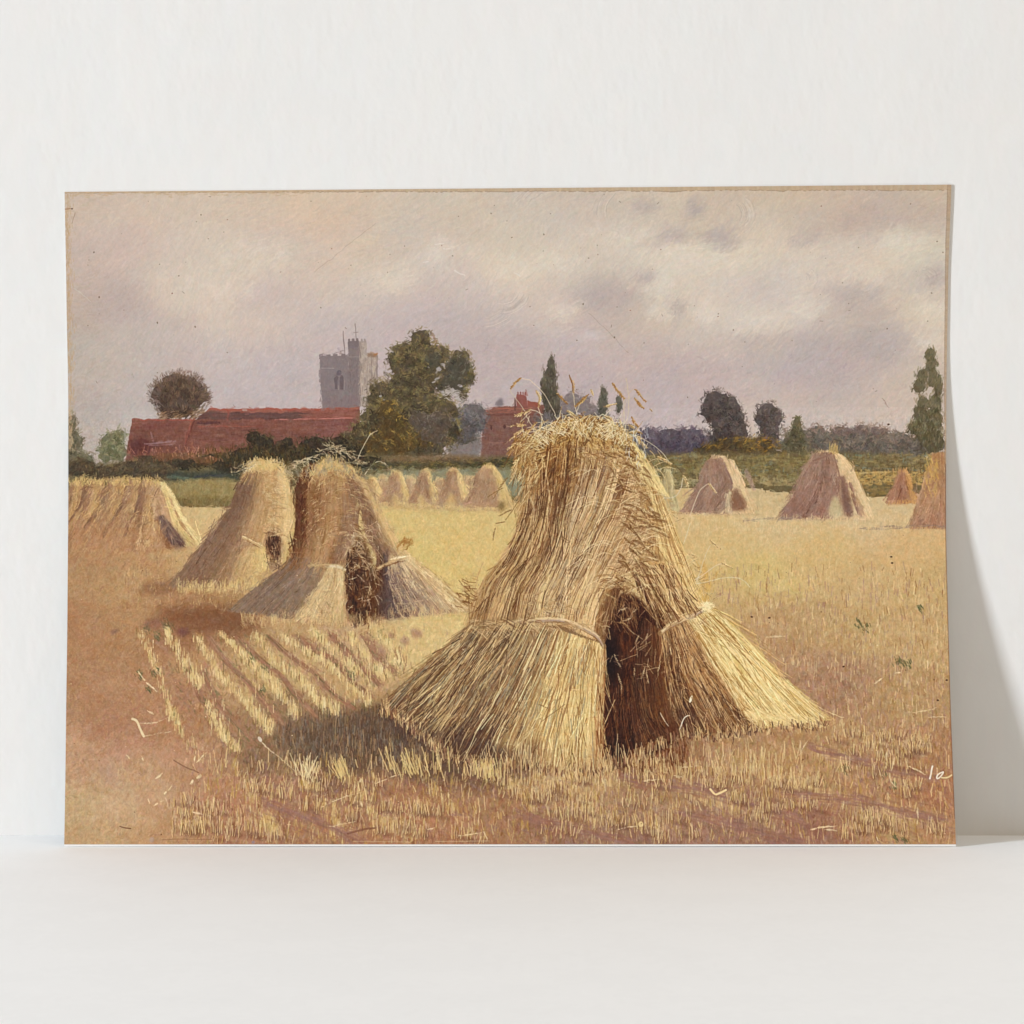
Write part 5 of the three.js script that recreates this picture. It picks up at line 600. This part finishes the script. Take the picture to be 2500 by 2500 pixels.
for (let k = 0; k < 260; k++) { const x = rr(660, 1120), y = 1850 + gs() * 46, h = rr(10, 30); seg(x, y, x + gs() * 7, y - h, rr(1.3, 2.4), jit(R() < 0.5 ? [188, 150, 98] : [140, 104, 72], 12), rr(0.35, 0.7)); }
for (let k = 0; k < 260; k++) {
  const left = k < 80, x = left ? rr(430, 1180) : rr(1200, 2290), y = left ? rr(1880, 2056) : rr(1800, 2056), h = lerp(18, 34, (y - 1800) / 260), n = 8 + R() * 9; if (!left && x < 2030 && y < 1870) continue; if (Math.sin(x * 0.012 - y * 0.03) < rr(-0.9, 0.3)) continue;
  spot(x + 6, y + 2, 30, 8, [120, 78, 58], 0.5, 0.2);
  for (let i = 0; i < n; i++) { const a = x + gs() * 26, b = y + gs() * 9; seg(a + 2, b + 1, a + 2 + gs() * 4, b - h * rr(0.4, 0.8), rr(1.4, 2.6), jit([124, 82, 54], 12), 0.5); seg(a, b, a + gs() * 6, b - h * rr(0.5, 1.2), rr(1.4, 2.6), jit(R() < 0.55 ? [224, 190, 128] : R() < 0.5 ? [196, 154, 88] : [204, 166, 124], 14), 0.75); }
}
// ---- foreground straws and dashes of thick paint
for (let k = 0; k < 330; k++) { const x = rr(1180, 1960), y = rr(1850, 1925), h = rr(14, 50); seg(x, y, x + gs() * 8, y - h, rr(1.3, 2.4), jit(R() < 0.7 ? [228, 194, 132] : [170, 118, 72], 12), 0.7); }
for (let k = 0; k < 40; k++) { const x = 1010 + gs() * 60, y = 1890 + gs() * 12, h = rr(30, 62); seg(x, y, x - rr(0, 22), y - h, rr(1.6, 2.6), jit([222, 190, 118], 12), 0.85); }
for (let k = 0; k < 26; k++) { const x = 1180 + gs() * 40, y = 1905 + gs() * 12, h = rr(26, 50); seg(x, y, x - rr(-4, 14), y - h, 2, jit([222, 190, 118], 12), 0.85); }
for (let k = 0; k < 24; k++) { const x = 836 + gs() * 24, y = 1900 + gs() * 12, h = rr(26, 46); seg(x, y, x - rr(4, 22), y - h, 2, jit([222, 190, 118], 12), 0.8); }
for (let k = 0; k < 22; k++) { const x = 748 + gs() * 24, y = 1905 + gs() * 14, h = rr(26, 56), f = gs() * 18; seg(x, y, x + f, y - h, 2, jit([228, 204, 148], 10), 0.8); }
dash(634, 1808, 680, 1852, 3, [224, 202, 156]); dash(680, 1852, 736, 1900, 2.4, [214, 186, 132]); ell(637, 1811, 4, 7, [216, 204, 178], 0.9, -0.5);
line([[326, 1764], [336, 1764], [342, 1785], [352, 1802]], 6, [228, 202, 152]); dash(342, 1774, 412, 1758, 2.2, [220, 192, 146]); dash(352, 1802, 420, 1792, 2.2, [220, 192, 146]);
for (const [a, b, c, d, w] of [[338, 1648, 388, 1698, 4], [362, 1744, 376, 1752, 4], [346, 1848, 352, 1860, 3], [312, 1848, 320, 1856, 3.4], [384, 1905, 398, 1892, 4], [404, 1943, 420, 1922, 4], [380, 1968, 402, 1956, 5], [366, 1953, 370, 1962, 3], [466, 1918, 472, 1910, 5], [484, 1905, 492, 1900, 6], [478, 1870, 482, 1840, 3.6], [484, 1868, 506, 1846, 4], [700, 2014, 724, 2018, 3], [470, 1985, 495, 1990, 4], [876, 1912, 880, 1906, 5], [880, 1960, 884, 1970, 5], [1112, 2040, 1180, 2030, 2.6], [1176, 2028, 1184, 2050, 3], [1040, 2024, 1056, 2022, 3], [1500, 2026, 1550, 2016, 2.4], [1636, 1898, 1660, 1902, 5], [1560, 1910, 1620, 1906, 2.4], [1654, 1882, 1700, 1874, 2.4], [1870, 1570, 1920, 1566, 3.4], [2130, 1684, 2154, 1668, 3.6], [2180, 1658, 2192, 1656, 3.4], [2156, 1842, 2152, 1880, 4], [2164, 1892, 2176, 1850, 3], [2210, 1750, 2284, 1738, 2.4], [2260, 1764, 2304, 1762, 2.4], [2262, 1650, 2266, 1620, 4], [1968, 2028, 2030, 2018, 4.5], [2000, 2026, 2030, 2030, 3], [2208, 1878, 2250, 1900, 3], [2226, 1975, 2224, 2014, 3.4], [2160, 1900, 2180, 1928, 3], [1945, 1850, 1970, 1812, 2], [2124, 2040, 2128, 2052, 3], [780, 1976, 880, 1938, 2], [806, 2018, 872, 2006, 2.4], [912, 1918, 980, 1894, 2.4]]) { dash(a, b, c, d, w, [226, 198, 148]); }
ell(1556, 2012, 6.5, 6.5, [228, 196, 132]); line([[1728, 1932], [1738, 1946], [1748, 1942], [1764, 1934]], 5, [238, 206, 142]); ell(376, 2050, 6, 7, [172, 146, 136], 0.6); ell(620, 2056, 4, 4, [150, 130, 138], 0.9);
line([[2265, 1878], [2261, 1895], [2258, 1908]], 4.4, [232, 220, 196]); line([[2292, 1890], [2278, 1896], [2274, 1908], [2284, 1904], [2292, 1892]], 3.6, [230, 216, 192]); line([[2288, 1904], [2300, 1906], [2312, 1898]], 4, [228, 200, 140]);
for (const [x, y] of [[2284, 1722], [2308, 1672], [2060, 1640], [1835, 1520], [1878, 1522], [2180, 1375], [2182, 1390], [2175, 1050]]) ell(x, y, 3, 2.2, [72, 44, 32], 0.85);
for (let k = 0; k < 130; k++) { const x = rr(X0, X1), y = rr(1300, 2060); ell(x, y, rr(0.7, 1.7), rr(0.7, 1.6), R() < 0.6 ? [84, 54, 38] : [238, 218, 176], rr(0.5, 0.9)); }
line([[300, 2020], [312, 2024], [326, 2023]], 2.4, [122, 76, 50], 0.9); line([[426, 1860], [450, 1876], [488, 1892]], 3, [132, 88, 66], 0.7); line([[850, 2036], [890, 2024], [914, 2022]], 5, [128, 76, 54], 0.7);

// ---- worn board edges of the picture: tan strips, pencil line, scratches, yellowed margin
for (let x = X0; x < X1; x += 6) { const w = lerp(3, 13, (x - X0) / (X1 - X0)) + gs() * 0.8; ctx.fillStyle = css(jit([190, 164, 132], 5), 0.85); ctx.fillRect(x, Y0 - 2, 6.4, w + 2); if (R() < 0.75) seg(x, Y0 + w, x + 5, Y0 + w + gs() * 0.5, 1.4, [132, 110, 88], 0.6); }
for (let y = Y0; y < 1180; y += 6) { const w = lerp(9, 3, (y - Y0) / 700); ctx.fillStyle = css(jit([176, 150, 122], 5), 0.75); ctx.fillRect(X1 - w, y, w + 2, 6.4); seg(X1 - w, y, X1 - w, y + 6, 1.2, [140, 112, 88], 0.5); }
seg(X1 - 1, 1150, X1 - 1, 2000, 2.5, [122, 84, 58], 0.55);
for (let k = 0; k < 500; k++) { const y = rr(Y0, 1100), x = X0 + Math.abs(gs()) * 14; seg(x, y, x + gs() * 3, y + rr(4, 14), 2.6, jit([190, 158, 120], 8), 0.35); }
for (let k = 0; k < 300; k++) { const x = rr(X0, 760), y = Y0 + Math.abs(gs()) * 10; seg(x, y, x + rr(4, 14), y + gs() * 2, 2.4, jit([196, 168, 134], 7), 0.35); }
seg(164, 504, 182, 503, 1.6, [146, 96, 66], 0.8); ell(182, 504, 2, 2, [60, 40, 34]); line([[190, 514], [186, 526], [182, 540]], 1.6, [142, 110, 88], 0.6); line([[184, 700], [210, 722], [226, 738]], 1.6, [206, 202, 184], 0.7);
seg(400, 2050, 520, 2049, 1.4, [120, 76, 56], 0.5); seg(1060, 2054, 1190, 2053, 2, [222, 196, 150], 0.45); seg(860, 2054, 1000, 2056, 1.6, [216, 190, 140], 0.5);

// hand tremor in every contour, broken colour and the fine tooth of the board that was photographed for the print
{
  ctx.setTransform(1, 0, 0, 1, 0, 0);
  const im = ctx.getImageData(0, 0, CW, CH), src = new Uint8ClampedArray(im.data), d = im.data;
  for (let j = 0; j < CH; j++) for (let i = 0; i < CW; i++) {
    const far = clamp(Math.min(i, j, CW - 1 - i, CH - 1 - j) / 20), wf = j < 560 ? 1.6 : 0.7, wx = far * (wf * vnoise(i / 11, j / 11, 201) + 2.4 * vnoise(i / 64, j / 64, 202)), wy = far * (wf * vnoise(i / 11, j / 11, 203) + 2.4 * vnoise(i / 64, j / 64, 204));
    const x = clamp(i + wx, 0, CW - 1.01), y = clamp(j + wy, 0, CH - 1.01), x0 = Math.floor(x), y0 = Math.floor(y), u = x - x0, v = y - y0, p = (y0 * CW + x0) * 4, q = p + CW * 4, o = (j * CW + i) * 4;
    const sky = j < 540 ? 0.55 : 1, n = sky * (5 * (hash(i >> 1, j >> 1, 11) - 0.5) + 3 * (hash(i, j, 9) - 0.5) + 5.5 * vnoise(i / 3.2, j / 4.4, 210) + 4 * vnoise(i / 8, j / 10, 211)), h = sky * 3.4 * vnoise(i / 7, j / 7, 212), g = sky * 2.6 * vnoise(i / 13, j / 11, 213);
    for (let k = 0; k < 3; k++) d[o + k] = lerp(lerp(src[p + k], src[p + 4 + k], u), lerp(src[q + k], src[q + 4 + k], u), v) * 1.0 + n + (k === 0 ? h : k === 1 ? -0.3 * h + 0.4 * g : -h + g);
    if (j > 520) { const l = (d[o] + d[o + 1] + d[o + 2]) / 3, e = (l - 140) * 0.09; for (let k = 0; k < 3; k++) d[o + k] = l + (d[o + k] - l) * (j > 660 ? 0.93 : 0.97) + e; }
  }
  const row5 = new Float32Array(CW * CH), box5 = new Float32Array(CW * CH), W = 3;   // the crisp, sharpened look of a scanned print
  const L = new Float32Array(CW * CH); for (let i = 0; i < CW * CH; i++) L[i] = (d[4 * i] + d[4 * i + 1] + d[4 * i + 2]) / 3;
  for (let j = 0; j < CH; j++) for (let i = 0; i < CW; i++) { let a = 0; for (let k = -W; k <= W; k++) a += L[j * CW + clamp(i + k, 0, CW - 1)]; row5[j * CW + i] = a / (2 * W + 1); }
  for (let i = 0; i < CW; i++) for (let j = 0; j < CH; j++) { if (j < W || j >= CH - W) { box5[j * CW + i] = L[j * CW + i]; continue; } let a = 0; for (let k = -W; k <= W; k++) a += row5[(j + k) * CW + i]; box5[j * CW + i] = a / (2 * W + 1); }
  for (let i = 0; i < CW * CH; i++) { const e = clamp(((i / CW) < 520 ? 0.3 : 0.45) * (L[i] - box5[i]), -26, 26); d[4 * i] += e; d[4 * i + 1] += e; d[4 * i + 2] += e; }
  ctx.putImageData(im, 0, 0);
}
const printTex = new THREE.CanvasTexture(canvas); printTex.colorSpace = THREE.SRGBColorSpace; printTex.magFilter = THREE.LinearFilter; printTex.anisotropy = 8;

// ---------------------------------------------------------------- the paper: stands on the floor, leans on the wall, bows out at its foot
const table = (pairs) => (v) => { let i = 0; while (i < pairs.length - 2 && v > pairs[i + 1][0]) i++; const [a, b] = [pairs[i], pairs[i + 1]], t = clamp((v - a[0]) / (b[0] - a[0])); return lerp(a[1], b[1], t * t * (3 - 2 * t) * 0.5 + t * 0.5); };
const leftEdge = table([[0, -0.2104], [0.25, -0.2112], [0.47, -0.2117], [0.66, -0.2122], [0.85, -0.2133], [1, -0.2141]]);
const rightEdge = table([[0, 0.2086], [0.25, 0.2076], [0.47, 0.2070], [0.66, 0.2077], [0.85, 0.2087], [1, 0.2102]]);
const V0 = 0.775;
function surface(u, v, off) {
  const stand = (t) => 0.0005 + 0.0274 * Math.pow(Math.max(0, V0 - t) / V0, 1.8) + 0.0002 * Math.pow(Math.max(0, t - 0.82) / 0.18, 2) * smooth(0.3, 1, u);
  const H = lerp(0.3081, 0.3116, u), e = 0.002, slope = (stand(v + e) - stand(v - e)) / (2 * e * H), n = 1 / Math.hypot(1, slope);
  return [lerp(leftEdge(v), rightEdge(v), u), v * H + 0.0001 - off * slope * n + (v < 0.01 ? 0.0002 : 0), stand(v) + off * n];
}
function sheet(off, v0, v1, flip, nu = 48, nv = 96) {
  const P = [], T = [], I = [];
  for (let j = 0; j <= nv; j++) for (let i = 0; i <= nu; i++) { const u = i / nu, t = j / nv; P.push(...surface(u, lerp(v0, v1, t), off)); T.push(u, t); }
  for (let j = 0; j < nv; j++) for (let i = 0; i < nu; i++) { const a = j * (nu + 1) + i, b = a + 1, c = a + nu + 1, d = c + 1; flip ? I.push(a, c, b, b, c, d) : I.push(a, b, c, b, d, c); }
  return { P, T, I, nu, nv };
}
function geometry({ P, T, I }) { const g = new THREE.BufferGeometry(); g.setAttribute('position', new THREE.Float32BufferAttribute(P, 3)); g.setAttribute('uv', new THREE.Float32BufferAttribute(T, 2)); g.setIndex(I); g.computeVertexNormals(); return g; }
const THICK = 0.00034, MARGIN = 0.003;
function closedSheet() {
  const f = sheet(0, 0, 1, false), b = sheet(-THICK, 0, 1, true), nF = f.P.length / 3, P = [...f.P, ...b.P], T = [...f.T, ...b.T], I = [...f.I, ...b.I.map((k) => k + nF)];
  const ring = []; const { nu, nv } = f, w = nu + 1;
  for (let i = 0; i < nu; i++) ring.push(i); for (let j = 0; j < nv; j++) ring.push(j * w + nu); for (let i = nu; i > 0; i--) ring.push(nv * w + i); for (let j = nv; j > 0; j--) ring.push(j * w);
  const base = P.length / 3; ring.forEach((k) => { P.push(P[3 * k], P[3 * k + 1], P[3 * k + 2]); T.push(0, 0); }); ring.forEach((k) => { const q = 3 * (k + nF); P.push(P[q], P[q + 1], P[q + 2]); T.push(0, 0); });
  const n = ring.length; for (let k = 0; k < n; k++) { const a = base + k, c = base + (k + 1) % n; I.push(a, a + n, c, c, a + n, c + n); }
  return geometry({ P, T, I });
}
const print = new THREE.Group(); print.name = 'art_print';
print.userData = { label: 'unframed landscape print of corn stooks by a church, leaning on the white wall', category: 'art print' };
const paperMat = new THREE.MeshStandardMaterial({ color: new THREE.Color(0.84, 0.82, 0.78), roughness: 0.85 });
const inkMat = new THREE.MeshPhysicalMaterial({ map: printTex, color: new THREE.Color(0.95, 0.95, 0.95), roughness: 0.75, specularIntensity: 0.5 });
const paper = new THREE.Mesh(closedSheet(), paperMat); paper.name = 'paper_sheet'; paper.userData = { label: 'thin white paper with a narrow bare margin along the bottom' };
const ink = new THREE.Mesh(geometry(sheet(0.00012, MARGIN, 0.9995, false)), inkMat); ink.name = 'printed_picture'; ink.userData = { label: 'painted harvest field with golden corn stooks, red barn roof and stone church tower' };
for (const m of [paper, ink]) { m.castShadow = m.receiveShadow = true; print.add(m); }
scene.add(print);

renderer.render(scene, camera);
